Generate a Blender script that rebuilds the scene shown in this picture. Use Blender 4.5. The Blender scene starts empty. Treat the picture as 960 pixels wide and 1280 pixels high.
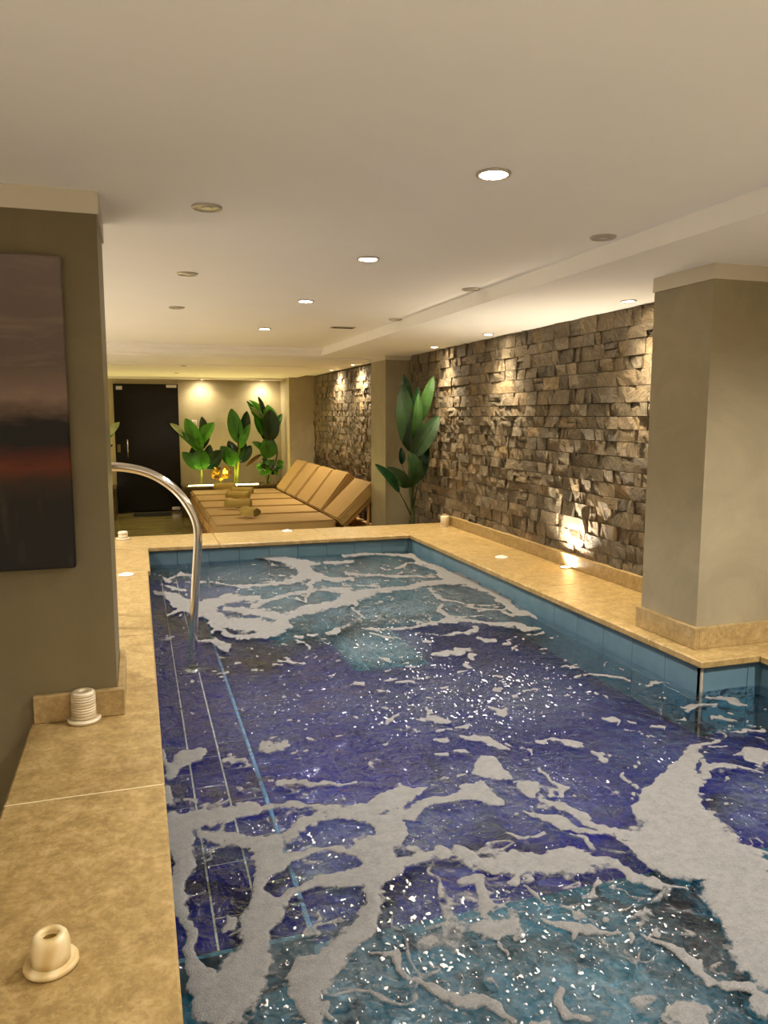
import bpy, bmesh, math, random
import numpy as np
from mathutils import Vector, Matrix, noise as mnoise

# ------------------------------------------------------------------ camera
F = 960.0
PITCH = math.atan(120 / 960)
YAW = math.atan(310 / 967.5)
CAM = np.array([0.0, 0.0, 1.65])
_fw = np.array([math.sin(YAW) * math.cos(PITCH), math.cos(YAW) * math.cos(PITCH), -math.sin(PITCH)])
_rt = np.array([math.cos(YAW), -math.sin(YAW), 0.0])
_up = np.cross(_rt, _fw)
scene = bpy.context.scene
col = scene.collection
cd = bpy.data.cameras.new('camera'); cam = bpy.data.objects.new('camera', cd); col.objects.link(cam)
cd.sensor_fit = 'VERTICAL'; cd.sensor_height = 36.0; cd.lens = 36.0 * F / 1280.0
cd.clip_start = 0.05; cd.clip_end = 100
cam.matrix_world = Matrix(((_rt[0], _up[0], -_fw[0], CAM[0]), (_rt[1], _up[1], -_fw[1], CAM[1]), (_rt[2], _up[2], -_fw[2], CAM[2]), (0, 0, 0, 1)))
scene.camera = cam

# ------------------------------------------------------------------ world, light levels, exposure
w = bpy.data.worlds.new('world'); scene.world = w; w.use_nodes = True
w.node_tree.nodes['Background'].inputs[0].default_value = (1.0, 0.86, 0.66, 1)
w.node_tree.nodes['Background'].inputs[1].default_value = 0.0
scene.view_settings.view_transform = 'Standard'
scene.view_settings.look = 'None'
scene.view_settings.gamma = 1.0
scene.view_settings.use_curve_mapping = False
scene.view_settings.exposure = 1.50
scene.cycles.max_bounces = 10
scene.cycles.diffuse_bounces = 6
scene.cycles.glossy_bounces = 4
scene.cycles.transparent_max_bounces = 12
scene.cycles.caustics_reflective = False
scene.cycles.caustics_refractive = False
scene.cycles.sample_clamp_indirect = 6.0
WARM = (1.0, 0.96, 0.92)
WALLW = (1.0, 0.84, 0.58)
WARMER = (1.0, 0.84, 0.56)
P_TRAY, P_SOFFIT, P_FAR, P_BACK, P_UP = 60, 52, 50, 12, 45

# ------------------------------------------------------------------ helpers
random.seed(7)
rng = random.Random(11)
SHIFT = 0.0
def at(x, y, axis, v):
    d = _fw + _rt * (x - 480) / F - _up * (y - 640) / F
    t = (v - CAM[axis]) / d[axis]
    return Vector(CAM + t * d)
def proj(P):
    q = P - CAM; z = q @ _fw
    return 480 + F * (q @ _rt) / z, 640 - F * (q @ _up) / z
def lin(c):
    if isinstance(c, str):
        c = [int(c[i:i + 2], 16) / 255 for i in (0, 2, 4)]
    return tuple((v / 12.92 if v <= 0.04045 else ((v + 0.055) / 1.055) ** 2.4) for v in c) + (1.0,)

class NT:
    def __init__(s, name):
        s.m = bpy.data.materials.new(name); s.m.use_nodes = True
        s.t = s.m.node_tree; s.t.nodes.clear()
        s.out = s.t.nodes.new('ShaderNodeOutputMaterial')
    def n(s, typ, ins=None, **kw):
        nd = s.t.nodes.new('ShaderNode' + typ)
        for k, v in kw.items(): setattr(nd, k, v)
        for k, v in (ins or {}).items():
            if isinstance(v, bpy.types.NodeSocket): s.t.links.new(v, nd.inputs[k])
            else: nd.inputs[k].default_value = v
        return nd
    def obj(s): return s.n('TexCoord').outputs['Object']
    def pos(s): return s.n('NewGeometry').outputs['Position']
    def noise(s, vec, scale, detail=4, rough=0.6, dist=0.0):
        return s.n('TexNoise', {'Vector': vec, 'Scale': scale, 'Detail': detail, 'Roughness': rough, 'Distortion': dist}).outputs['Fac']
    def ramp(s, fac, stops, interp='LINEAR'):
        r = s.n('ValToRGB', {'Fac': fac}); e = r.color_ramp.elements; r.color_ramp.interpolation = interp
        while len(e) < len(stops): e.new(0.5)
        for q, (p, c) in zip(e, stops): q.position = p; q.color = c if len(c) == 4 else lin(c)
        return r.outputs['Color']
    def mix(s, fac, a, b, mode='MIX'):
        nd = s.n('Mix', data_type='RGBA', blend_type=mode)
        for i, v in ((0, fac), (6, a), (7, b)):
            if isinstance(v, bpy.types.NodeSocket): s.t.links.new(v, nd.inputs[i])
            else: nd.inputs[i].default_value = v
        return nd.outputs[2]
    def math(s, op, a, b=0.0):
        nd = s.n('Math', operation=op)
        for i, v in ((0, a), (1, b)):
            if isinstance(v, bpy.types.NodeSocket): s.t.links.new(v, nd.inputs[i])
            else: nd.inputs[i].default_value = v
        return nd.outputs[0]
    def mapr(s, v, a, b, c=0.0, d=1.0):
        return s.n('MapRange', {0: v, 1: a, 2: b, 3: c, 4: d}).outputs[0]
    def scale(s, vec, sc): return s.n('Mapping', {'Vector': vec, 'Scale': sc}).outputs[0]
    def bump(s, h, strength=0.3, dist=0.01):
        return s.n('Bump', {'Height': h, 'Strength': strength, 'Distance': dist}).outputs[0]
    def surf(s, sh): s.t.links.new(sh, s.out.inputs['Surface']); return s.m
    def pbr(s, color, rough=0.5, metal=0.0, normal=None, emit=None, estr=0.0, spec=0.5, **kw):
        ins = {'Base Color': color, 'Roughness': rough, 'Metallic': metal, 'Specular IOR Level': spec}
        if normal is not None: ins['Normal'] = normal
        if emit is not None: ins['Emission Color'] = emit; ins['Emission Strength'] = estr
        ins.update(kw)
        return s.surf(s.n('BsdfPrincipled', ins).outputs[0])

class MB:
    """collects shapes in world coordinates; build() links them as one mesh"""
    def __init__(s): s.v = []; s.f = []
    def add(s, vs, fs):
        k = len(s.v); s.v += [tuple(p) for p in vs]; s.f += [tuple(i + k for i in f) for f in fs]; return s
    def box(s, x0, x1, y0, y1, z0, z1, b=0.0):
        if b <= 0:
            vs = [(x, y, z) for z in (z0, z1) for y in (y0, y1) for x in (x0, x1)]
            fs = [(0, 2, 3, 1), (4, 5, 7, 6), (0, 1, 5, 4), (2, 6, 7, 3), (0, 4, 6, 2), (1, 3, 7, 5)]
            return s.add(vs, fs)
        bm = bmesh.new(); bmesh.ops.create_cube(bm, size=1)
        for q in bm.verts: q.co = Vector(((x0 + x1) / 2 + q.co.x * (x1 - x0), (y0 + y1) / 2 + q.co.y * (y1 - y0), (z0 + z1) / 2 + q.co.z * (z1 - z0)))
        bmesh.ops.bevel(bm, geom=bm.edges[:], offset=b, segments=2 if b > 0.012 else 1, affect='EDGES')
        bm.verts.index_update(); s.add([q.co[:] for q in bm.verts], [[q.index for q in f.verts] for f in bm.faces]); bm.free(); return s
    def tube(s, pts, r, n=10, cap=True):
        pts = [Vector(p) for p in pts]; N = len(pts)
        rs = r if isinstance(r, (list, tuple)) else [r] * N
        rings = []; prev = None
        for i, p in enumerate(pts):
            t = (pts[min(i + 1, N - 1)] - pts[max(i - 1, 0)]).normalized()
            if prev is None:
                a = Vector((0, 0, 1)) if abs(t.z) < 0.9 else Vector((0, 1, 0))
            else: a = prev
            u = (a - t * a.dot(t)).normalized(); prev = u; v = t.cross(u)
            rings.append([p + (u * math.cos(k * 2 * math.pi / n) + v * math.sin(k * 2 * math.pi / n)) * rs[i] for k in range(n)])
        vs = [q for rg in rings for q in rg]
        fs = [(i * n + k, i * n + (k + 1) % n, (i + 1) * n + (k + 1) % n, (i + 1) * n + k) for i in range(N - 1) for k in range(n)]
        if cap: fs += [tuple(range(n - 1, -1, -1)), tuple((N - 1) * n + k for k in range(n))]
        return s.add(vs, fs)
    def lathe(s, c, prof, n=24, closed=False):
        vs = [(c[0] + r * math.cos(k * 2 * math.pi / n), c[1] + r * math.sin(k * 2 * math.pi / n), c[2] + z) for r, z in prof for k in range(n)]
        m = len(prof)
        fs = [(i * n + k, i * n + (k + 1) % n, (i + 1) * n + (k + 1) % n, (i + 1) * n + k) for i in range(m - 1) for k in range(n)]
        if not closed: fs += [tuple(range(n - 1, -1, -1)), tuple((m - 1) * n + k for k in range(n))]
        else: fs += [((m - 1) * n + k, (m - 1) * n + (k + 1) % n, (k + 1) % n, k) for k in range(n)]
        return s.add(vs, fs)
    def prism(s, poly, z0, z1):
        n = len(poly)
        vs = [(x, y, z0) for x, y in poly] + [(x, y, z1) for x, y in poly]
        fs = [tuple(range(n - 1, -1, -1)), tuple(range(n, 2 * n))] + [(k, (k + 1) % n, n + (k + 1) % n, n + k) for k in range(n)]
        return s.add(vs, fs)
    def build(s, name, mat, parent=None, origin=None, smooth=False):
        me = bpy.data.meshes.new(name)
        if origin is None: origin = ORG.get(parent.name, (0, 0, 0)) if parent else (0, 0, 0)
        o = Vector(origin)
        me.from_pydata([(x - o[0], y - o[1], z - o[2]) for x, y, z in s.v], [], s.f)
        me.materials.append(mat)
        if smooth: me.polygons.foreach_set('use_smooth', [True] * len(me.polygons))
        me.update()
        ob = bpy.data.objects.new(name, me); col.objects.link(ob)
        if parent: ob.parent = parent; ORG[ob.name] = tuple(o)
        else: ob.location = o; ORG[ob.name] = tuple(o)
        return ob
ORG = {}
def tag(o, label=None, cat=None, group=None, kind=None):
    if label: o['label'] = label
    if cat: o['category'] = cat
    if group: o['group'] = group
    if kind: o['kind'] = kind
    return o
def empty(name, loc, label=None, cat=None, group=None):
    o = bpy.data.objects.new(name, None); col.objects.link(o); o.location = loc; o.empty_display_size = 0.05
    ORG[o.name] = tuple(loc); return tag(o, label, cat, group)
def struct(o, label=None): o['kind'] = 'structure'; return tag(o, label)
def copy_tree(o, parent=None):
    c = o.copy(); col.objects.link(c)
    if parent: c.parent = parent
    for ch in list(o.children): copy_tree(ch, c)
    return c
def crom(pts, k=6):
    """Catmull-Rom through points"""
    P = [Vector(p) for p in pts]; P = [P[0] * 2 - P[1]] + P + [P[-1] * 2 - P[-2]]; out = []
    for i in range(1, len(P) - 2):
        for j in range(k):
            t = j / k; a, b, c, d = P[i - 1], P[i], P[i + 1], P[i + 2]
            out.append(0.5 * ((2 * b) + (c - a) * t + (2 * a - 5 * b + 4 * c - d) * t * t + (3 * b - a - 3 * c + d) * t ** 3))
    return out + [P[-2]]

# ------------------------------------------------------------------ materials
def mat_plaster(name, a, b, sc=3.0, rough=0.55, bs=0.15):
    m = NT(name); p = m.pos()
    n1 = m.noise(p, sc, 6, 0.65, 1.2); n2 = m.noise(p, sc * 9, 3)
    c = m.ramp(n1, [(0.3, a), (0.7, b)])
    h = m.math('ADD', n1, m.math('MULTIPLY', n2, 0.3))
    return m.pbr(c, rough, normal=m.bump(h, bs, 0.02), spec=0.3)
def mat_stone(name, a, b, c3, sc=4.0, rough=0.35):
    m = NT(name); p = m.pos()
    n1 = m.noise(p, sc * 3, 8, 0.75, 0.3); n2 = m.noise(p, 55, 5, 0.75); n3 = m.noise(p, 1.6, 3, 0.5)
    c = m.ramp(n1, [(0.36, a), (0.5, b), (0.64, c3)])
    c = m.mix(m.mapr(n2, 0.53, 0.62, 0, 0.6), c, lin(a))
    c = m.mix(m.mapr(n2, 0.46, 0.38, 0, 0.6), c, lin(c3))
    c = m.mix(m.mapr(n3, 0.56, 0.7, 0, 0.30), c, m.mix(1.0, c, lin('9a8a66'), 'MULTIPLY'))
    return m.pbr(c, m.mapr(n2, 0.2, 0.8, rough - 0.08, rough + 0.15), normal=m.bump(n2, 0.08, 0.01))
def mat_plain(name, c, rough=0.5, metal=0.0, sc=30, var=0.12, bs=0.05, **kw):
    m = NT(name); p = m.obj(); n1 = m.noise(p, sc, 4)
    k = m.mapr(n1, 0.3, 0.7, 1 - var, 1 + var)
    cc = m.n('VectorMath', {0: lin(c)[:3], 'Scale': k}, operation='SCALE').outputs[0]
    return m.pbr(cc, rough, metal, normal=m.bump(n1, bs, 0.005), **kw)
def mat_emit(name, c, s):
    m = NT(name); return m.surf(m.n('Emission', {'Color': c, 'Strength': s}).outputs[0])

M = {}
M['ceil'] = mat_plaster('ceiling_paint', 'f3f0ea', 'f6f3ee', 1.2, 0.7, 0.02)
M['band'] = mat_plaster('band_paint', 'c6bda9', 'cdc4b1', 1.2, 0.7, 0.02)
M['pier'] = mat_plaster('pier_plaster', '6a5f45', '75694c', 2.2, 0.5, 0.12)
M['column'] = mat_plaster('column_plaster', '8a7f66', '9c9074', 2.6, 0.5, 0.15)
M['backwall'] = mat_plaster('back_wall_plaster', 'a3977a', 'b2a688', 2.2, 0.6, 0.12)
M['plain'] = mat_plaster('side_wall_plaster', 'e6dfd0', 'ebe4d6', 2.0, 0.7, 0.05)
M['trav'] = mat_stone('travertine', '886f44', '9e8451', 'b59a6a', 5.0, 0.34)
M['trav_edge'] = mat_stone('travertine_edge', '7f6645', 'a2855a', 'c6a878', 16.0, 0.5)
M['base'] = mat_stone('baseboard_stone', '8a7248', '9b8254', 'ae9566', 7.0, 0.4)
M['wood'] = mat_plain('pale_wood', 'c8995a', 0.5, sc=12, var=0.2)
M['mattress'] = mat_plain('sand_fabric', 'ad8d56', 0.85, sc=260, var=0.1, bs=0.2)
M['piping'] = mat_plain('fabric_piping', '94753f', 0.85, sc=200, var=0.1)
M['towel'] = mat_plain('olive_towel', 'a8924c', 0.95, sc=120, var=0.25, bs=0.8)
M['steel'] = mat_plain('polished_steel', 'd2ccc4', 0.13, 1.0, sc=4, var=0.04, bs=0.0)
M['white'] = mat_plain('white_plastic', 'dcd6ca', 0.4, sc=40, var=0.04)
M['ring'] = mat_plain('fixture_metal', 'b9afa0', 0.35, 0.4, sc=40, var=0.05)
M['unlit'] = mat_plain('unlit_lens', '8f8678', 0.3, sc=40, var=0.05)
M['darkgap'] = mat_plain('dark_slot', '2a241c', 0.6)
M['lens'] = mat_emit('lamp_lens', (1.0, 0.86, 0.62, 1), 90.0)
M['lens_uplight'] = mat_emit('uplight_lens', (1.0, 0.9, 0.7, 1), 60.0)
M['led'] = mat_emit('led_strip_glow', (1.0, 0.80, 0.30, 1), 7.0)
M['glass_dark'] = NT('smoked_glass').pbr(lin('120f07'), 0.15, spec=0.2)
M['soil'] = mat_plain('planter_soil', '7a6a44', 0.9, sc=60, var=0.5, bs=1.0)
M['planter'] = mat_plaster('planter_stone', '3d3118', '54431f', 14, 0.5, 0.2)
M['planter_rim'] = mat_plaster('planter_rim_stone', '57471f', '6b5a2c', 14, 0.45, 0.2)
M['black'] = mat_plain('black_rubber', '16130c', 0.7)
M['pot'] = mat_plain('dark_pot', '3a3024', 0.6)
M['teal_tile'] = mat_plain('blue_grey_tile', '5c7782', 0.25, sc=6, var=0.08, bs=0.02)
M['wall_tile'] = mat_plain('blue_pool_wall_tile', '45717e', 0.22, sc=6, var=0.1, bs=0.02)
M['navy'] = mat_plain('navy_glazed_tile', '181452', 0.2, sc=8, var=0.15, bs=0.02)
M['grout'] = mat_plain('pale_grout', 'a89b84', 0.8, sc=50, var=0.2)
M['joint'] = mat_plain('pale_joint', 'd8c69a', 0.7)
M['nosing'] = mat_plain('light_blue_nosing', '5b7d99', 0.4, sc=20, var=0.1)
def mat_floor_tiles(name, a, b, grout):
    m = NT(name); p = m.n('Mapping', {'Vector': m.pos(), 'Rotation': (0, 0, math.pi / 2)}).outputs[0]
    br = m.n('TexBrick', {'Vector': p, 'Color1': lin(a), 'Color2': lin(b), 'Mortar': lin(grout), 'Scale': 1.0, 'Mortar Size': 0.003, 'Brick Width': 0.248, 'Row Height': 0.118})
    n = m.noise(m.pos(), 2.2, 3)
    c = m.mix(m.mapr(n, 0.35, 0.7, 0, 0.35), br.outputs[0], m.mix(1.0, br.outputs[0], (0.55, 0.6, 0.7, 1), 'MULTIPLY'))
    return m.pbr(c, 0.25)
M['floor_navy'] = mat_floor_tiles('navy_floor_tile', '171351', '1b175b', '2a265c')
M['floor_teal'] = mat_floor_tiles('teal_floor_tile', '174c58', '1b5460', '2a6070')

def mat_wallstones():
    m = NT('split_face_stone'); p = m.pos()
    a = m.n('Attribute', attribute_name='tone'); sep = m.n('SeparateColor', {0: a.outputs['Color']})
    tone, seed = sep.outputs[0], sep.outputs[1]
    base = m.ramp(tone, [(0.0, '645b4c'), (0.25, '726857'), (0.5, '7d705c'), (0.75, '87775f'), (1.0, '927d5e')])
    off = m.n('CombineXYZ', {0: m.math('MULTIPLY', seed, 37.0), 1: m.math('MULTIPLY', seed, 11.0), 2: m.math('MULTIPLY', seed, 23.0)}).outputs[0]
    q = m.n('VectorMath', {0: p, 1: off}, operation='ADD').outputs[0]
    rot = m.n('VectorRotate', {'Vector': q, 'Angle': m.math('MULTIPLY', seed, 9.0)}, rotation_type='X_AXIS').outputs[0]
    st = m.noise(m.scale(rot, (1, 6, 1)), 16, 6, 0.7, 0.8)
    n2 = m.noise(q, 60, 5, 0.7)
    c = m.mix(m.mapr(st, 0.42, 0.66, 0, 0.7), base, m.mix(1.0, base, lin('7c6b57'), 'MULTIPLY'))
    c = m.mix(m.mapr(st, 0.5, 0.3, 0, 0.45), c, lin('94846a'))
    c = m.mix(m.mapr(n2, 0.62, 0.75, 0, 0.5), c, lin('3a3026'))
    h = m.math('ADD', m.math('MULTIPLY', st, 1.0), m.math('MULTIPLY', n2, 0.5))
    return m.pbr(c, m.mapr(n2, 0.3, 0.7, 0.5, 0.75), normal=m.bump(h, 0.8, 0.02), spec=0.25)
M['stone'] = mat_wallstones()
M['stoneback'] = mat_plain('wall_mortar', '2c251b', 0.9, sc=20, var=0.3)

def mat_leaf(name, a, b, rough=0.35, trans=0.25):
    m = NT(name); p = m.obj()
    n = m.noise(p, 9, 3); c = m.ramp(n, [(0.3, a), (0.7, b)])
    bs = m.n('BsdfPrincipled', {'Base Color': c, 'Roughness': rough, 'Specular IOR Level': 0.5, 'Normal': m.bump(m.noise(m.scale(p, (1, 1, 6)), 14, 2), 0.15, 0.01)})
    tr = m.n('BsdfTranslucent', {'Color': c})
    mx = m.n('MixShader', {0: trans, 1: bs.outputs[0], 2: tr.outputs[0]})
    return m.surf(mx.outputs[0])
M['leaf'] = mat_leaf('leaf_green', '285a14', '3c751c')
M['leaf_bright'] = mat_leaf('leaf_bright', '3a821a', '5c9a26')
M['leaf_dark'] = mat_leaf('leaf_dark', '0d2a14', '173a1a', 0.25, 0.1)
M['leaf_mid'] = mat_leaf('leaf_mid', '1c3a0c', '2d5015', 0.5)
M['leaf_tall'] = mat_leaf('leaf_tall', '142c0a', '1f3e0f', 0.55, 0.12)
M['leaf_silver'] = mat_leaf('leaf_pale', 'b9c29a', '8aa060', 0.3, 0.1)
M['leaf_yellow'] = mat_leaf('leaf_yellow', 'b08a1c', 'd0b030')
M['leaf_brown'] = mat_leaf('leaf_brown', '4a3312', '6a4c1c')
M['stem'] = mat_leaf('stem_green', '6c7a20', '8a9a2c', 0.5, 0.1)
M['stem_dark'] = mat_leaf('stem_dark', '2a3212', '3a401a', 0.5, 0.0)

def mat_onyx():
    m = NT('onyx'); p = m.obj()
    wv = m.n('TexWave', {'Vector': p, 'Scale': 7.0, 'Distortion': 6.0, 'Detail': 3.0}).outputs['Fac']
    c = m.ramp(wv, [(0.1, 'cbb27c'), (0.5, 'd5bd8a'), (0.9, 'dfcca0')])
    return m.pbr(c, 0.3, **{'Subsurface Weight': 0.25, 'Subsurface Scale': 0.01})
def mat_ribbed():
    m = NT('striped_alabaster'); p = m.obj()
    wv = m.n('TexWave', {'Vector': p, 'Scale': 40.0, 'Distortion': 1.0, 'Detail': 1.0}, bands_direction='Z').outputs['Fac']
    c = m.ramp(wv, [(0.2, 'b9a783'), (0.6, 'dccdb0')])
    return m.pbr(c, 0.45)
M['cup'] = mat_plain('shaded_hole_amber', '6e5208', 0.4)  # dark amber carrying the shade inside the onyx candle hole
M['onyx'] = mat_onyx(); M['ribbed'] = mat_ribbed()

def mat_painting():
    m = NT('abstract_painting'); g = m.n('TexCoord').outputs['Object']
    s = m.n('SeparateXYZ', {0: g}); x, z = s.outputs[0], s.outputs[2]
    cl = m.noise(m.scale(g, (2.0, 1, 7)), 2.2, 6, 0.6, 0.8)
    zz = m.math('ADD', z, m.math('MULTIPLY', m.math('SUBTRACT', cl, 0.5), 0.10))
    c = m.ramp(m.mapr(zz, 0.0, 1.02), [(0.0, '0c0b08'), (0.22, '141009'), (0.28, '2a1a0a'), (0.34, '5a2408'), (0.385, '3a0d04'), (0.41, '0a0705'), (0.475, '0c0a08'), (0.50, '4a3a30'), (0.56, '7a6558'), (0.66, '5f5048'), (0.8, '66564e'), (1.0, '6e5f58')])
    c = m.mix(m.math('MULTIPLY', m.mapr(cl, 0.5, 0.75, 0, 0.5), m.mapr(z, 0.5, 0.56)), c, lin('8d7868'))
    gl = m.noise(m.scale(g, (3, 1, 0.6)), 5, 3)
    c = m.mix(m.math('MULTIPLY', m.mapr(gl, 0.55, 0.7, 0, 0.6), m.mapr(z, 0.28, 0.2)), c, lin('3a3428'))
    return m.pbr(c, 0.5, normal=m.bump(cl, 0.1, 0.01), spec=0.3)
M['painting'] = mat_painting()

def mat_water():
    m = NT('pool_water'); p = m.pos()
    zone = m.noise(p, 0.9, 2)
    n1 = m.noise(p, 6.0, 2, 0.5, 0.6); n2 = m.noise(m.scale(p, (1, 0.8, 1)), 15.0, 2, 0.5, 0.9); n3 = m.noise(p, 38.0, 2, 0.5, 0.5)
    h = m.math('ADD', m.math('MULTIPLY', n1, 0.8), m.math('MULTIPLY', n2, m.mapr(zone, 0.35, 0.65, 0.55, 1.15)))
    h = m.math('ADD', h, m.math('MULTIPLY', n3, m.mapr(zone, 0.4, 0.6, 0.14, 0.42)))
    nb = m.bump(h, 1.0, 0.042)
    fr = m.n('Fresnel', {'IOR': 1.33, 'Normal': nb}).outputs[0]
    gl = m.n('BsdfGlossy', {'Color': (1, 1, 1, 1), 'Roughness': 0.12, 'Normal': nb}).outputs[0]
    tr = m.n('BsdfTransparent', {'Color': (0.80, 0.92, 0.97, 1)}).outputs[0]
    return m.surf(m.n('MixShader', {0: fr, 1: tr, 2: gl}).outputs[0])
M['water'] = mat_water()
def mat_foam():
    m = NT('pool_foam'); p = m.pos()
    v = m.n('TexVoronoi', {'Vector': p, 'Scale': 330.0}).outputs['Distance']; n = m.noise(p, 40, 6, 0.75)
    a = m.n('Attribute', attribute_name='dens').outputs['Fac']
    c = m.ramp(m.math('ADD', m.math('MULTIPLY', n, 0.8), m.math('MULTIPLY', v, 0.35)), [(0.3, '484745'), (0.55, '656360'), (0.85, '767470')])
    df = m.n('BsdfPrincipled', {'Base Color': c, 'Roughness': 0.7, 'Normal': m.bump(m.math('ADD', v, n), 0.35, 0.006)}).outputs[0]
    tr = m.n('BsdfTransparent').outputs[0]
    al = m.mapr(m.math('ADD', a, m.math('MULTIPLY', m.math('SUBTRACT', n, 0.5), 1.1)), 0.02, 0.42, 0.0, 1.0)
    return m.surf(m.n('MixShader', {0: al, 1: tr, 2: df}).outputs[0])
M['foam'] = mat_foam()
def mat_froth():
    m = NT('thin_froth'); p = m.pos()
    n = m.noise(p, 14, 5, 0.7, 0.7); n2 = m.noise(p, 60, 4, 0.75); n3 = m.noise(m.scale(p, (1, .6, 1)), 85, 3, 0.7)
    a = m.n('Attribute', attribute_name='dens').outputs['Fac']
    k = m.math('MULTIPLY', a, m.mapr(m.math('ADD', m.math('MULTIPLY', n, .55), m.math('MULTIPLY', n2, 0.75)), 0.52, 0.92, 0.03, 0.62))
    sp = m.math('MULTIPLY', m.mapr(n3, 0.64, 0.70, 0, 1), m.mapr(a, 0.0, 0.25, 0, 1))  # white froth specks, also painted in as lamp glints
    df = m.n('BsdfDiffuse', {'Color': m.mix(sp, lin('7d898e'), lin('e6e6e2'))}).outputs[0]
    tr = m.n('BsdfTransparent').outputs[0]
    return m.surf(m.n('MixShader', {0: m.math('MAXIMUM', k, sp), 1: tr, 2: df}).outputs[0])
M['froth'] = mat_froth()
M['bubble'] = mat_plain('white_bubble_glints', 'cfcfcc', 0.25, sc=90, var=0.15)  # white for the flecks that paint lamp glints on the water
def mat_marble():
    m = NT('veined_floor_marble'); p = m.pos()
    n = m.noise(m.scale(p, (0.6, 5, 1)), 2.0, 6, 0.6, 1.0)
    c = m.ramp(n, [(0.3, '6d6238'), (0.5, '8d8250'), (0.75, 'a89c68')])
    return m.pbr(c, 0.18)
M['marble'] = mat_marble()

M['pale_floor'] = mat_plaster('pale_floor_tile', 'ddd6c8', 'e2dccf', 3, 0.4, 0.02)
# ------------------------------------------------------------------ dimensions
DECK, WATER, SOFFIT, TRAY = 0.60, 0.452, 2.30, 2.38
PX0, PX1, PX2, PYF, PYC, PY0 = 0.04, 2.28, 2.60, 6.37, 2.63, 0.75   # pool edge
WX = 2.87           # stone wall face
DL = -0.385         # deck left edge
BY = 13.60          # back wall

# ------------------------------------------------------------------ room shell
fl = struct(MB().box(-2.6, 3.4, -2.7, 14.0, -0.10, -0.012).build('floor', M['grout']), 'greenish marble floor of the lounge area')
i = 0
for yy in np.arange(9.0, 13.6, 0.62):
    for xx in np.arange(-1.6, 2.9, 1.24):
        if yy > 8:
            MB().box(xx, min(xx + 1.235, 2.86), yy, min(yy + 0.615, BY), -0.012, 0.0).build('floor_tile', M['marble'], fl)
for x0, x1, y0, y1 in ((-2.6, DL, -2.7, 9.0), (DL, 3.2, -2.7, 0.5), (DL, 2.9, 7.0, 9.0)):
    MB().box(x0, x1, y0, y1, -0.012, 0.0).build('floor_slab', M['pale_floor'] if y1 < 9.5 and x0 < 2 and x1 != 2.9 else M['marble'], fl)

ce = struct(MB().box(-2.6, 1.95, -2.7, 8.33, TRAY, TRAY + 0.1).build('ceiling', M['ceil']), 'smooth pale plaster ceiling tray above the pool')
struct(MB().box(1.95, 3.3, -2.7, 8.62, SOFFIT, TRAY + 0.1).build('trim_1', M['ceil']), 'lower plaster soffit running along the stone wall')
struct(MB().box(-2.6, 1.95, 8.33, 8.62, SOFFIT, TRAY + 0.1).box(-2.6, 2.02, 8.26, 8.33, 2.345, TRAY + 0.05).build('trim_2', M['ceil']), 'stepped plaster beam crossing the far end of the tray')
struct(MB().box(-2.6, 2.58, 8.62, 14.0, 2.285, TRAY + 0.1).box(-2.6, 2.1, 9.9, 10.02, 2.275, 2.29).box(-2.6, 2.45, 13.2, 14.0, 2.26, 2.30).build('trim_3', M['ceil']), 'low lounge ceiling in front of the door')
struct(MB().box(2.58, 3.3, 8.62, 14.0, 2.32, TRAY + 0.1).build('trim_4', M['ceil']), 'bright ceiling strip beside the far stone wall')

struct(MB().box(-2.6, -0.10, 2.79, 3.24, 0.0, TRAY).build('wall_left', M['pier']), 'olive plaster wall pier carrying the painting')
struct(MB().box(-2.6, -0.093, 2.783, 3.247, 2.308, TRAY).build('trim_5', M['band']), 'white band at the top of the olive pier')
struct(MB().box(-2.7, -2.6, -2.7, 14.0, 0, 2.6).build('wall_west', M['plain']))
struct(MB().box(-2.7, 3.3, -2.8, -2.7, 0, 2.6).build('wall_rear', M['plain']))
struct(MB().box(2.97, 3.3, -2.7, 2.79, 0, 2.6).build('wall_east', M['column']))
# back wall, with a niche return on the right and the door opening filled by the door
struct(MB().box(-2.6, 3.3, BY, 14.0, 0, 2.6).build('wall_back', M['backwall']), 'beige textured plaster wall behind the planter')
struct(MB().box(2.44, 2.95, 12.80, BY, 0, 2.32).build('wall_niche', M['backwall']), 'short plaster return at the end of the stone wall')
# columns
colm = struct(MB().box(2.385, 3.0, 2.80, 3.20, DECK, SOFFIT).build('column_near', M['column']), 'taupe plaster column at the pool corner')
MB().box(2.379, 3.0, 2.794, 3.206, 2.235, SOFFIT).build('capital_band', M['band'], colm)
for a in ((2.363, 2.387, 2.778, 3.215), (2.387, 2.97, 2.778, 2.802)):
    MB().box(*a, DECK, 0.70, 0.002).build('skirting', M['base'], colm)
pil = struct(MB().box(2.60, 2.95, 8.06, 8.60, 0.0, SOFFIT).build('column_far', M['column']), 'taupe plaster pillar beyond the pool, behind the tall plant')
MB().box(2.594, 2.95, 8.054, 8.606, 2.255, SOFFIT).build('capital_band', M['band'], pil)

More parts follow.
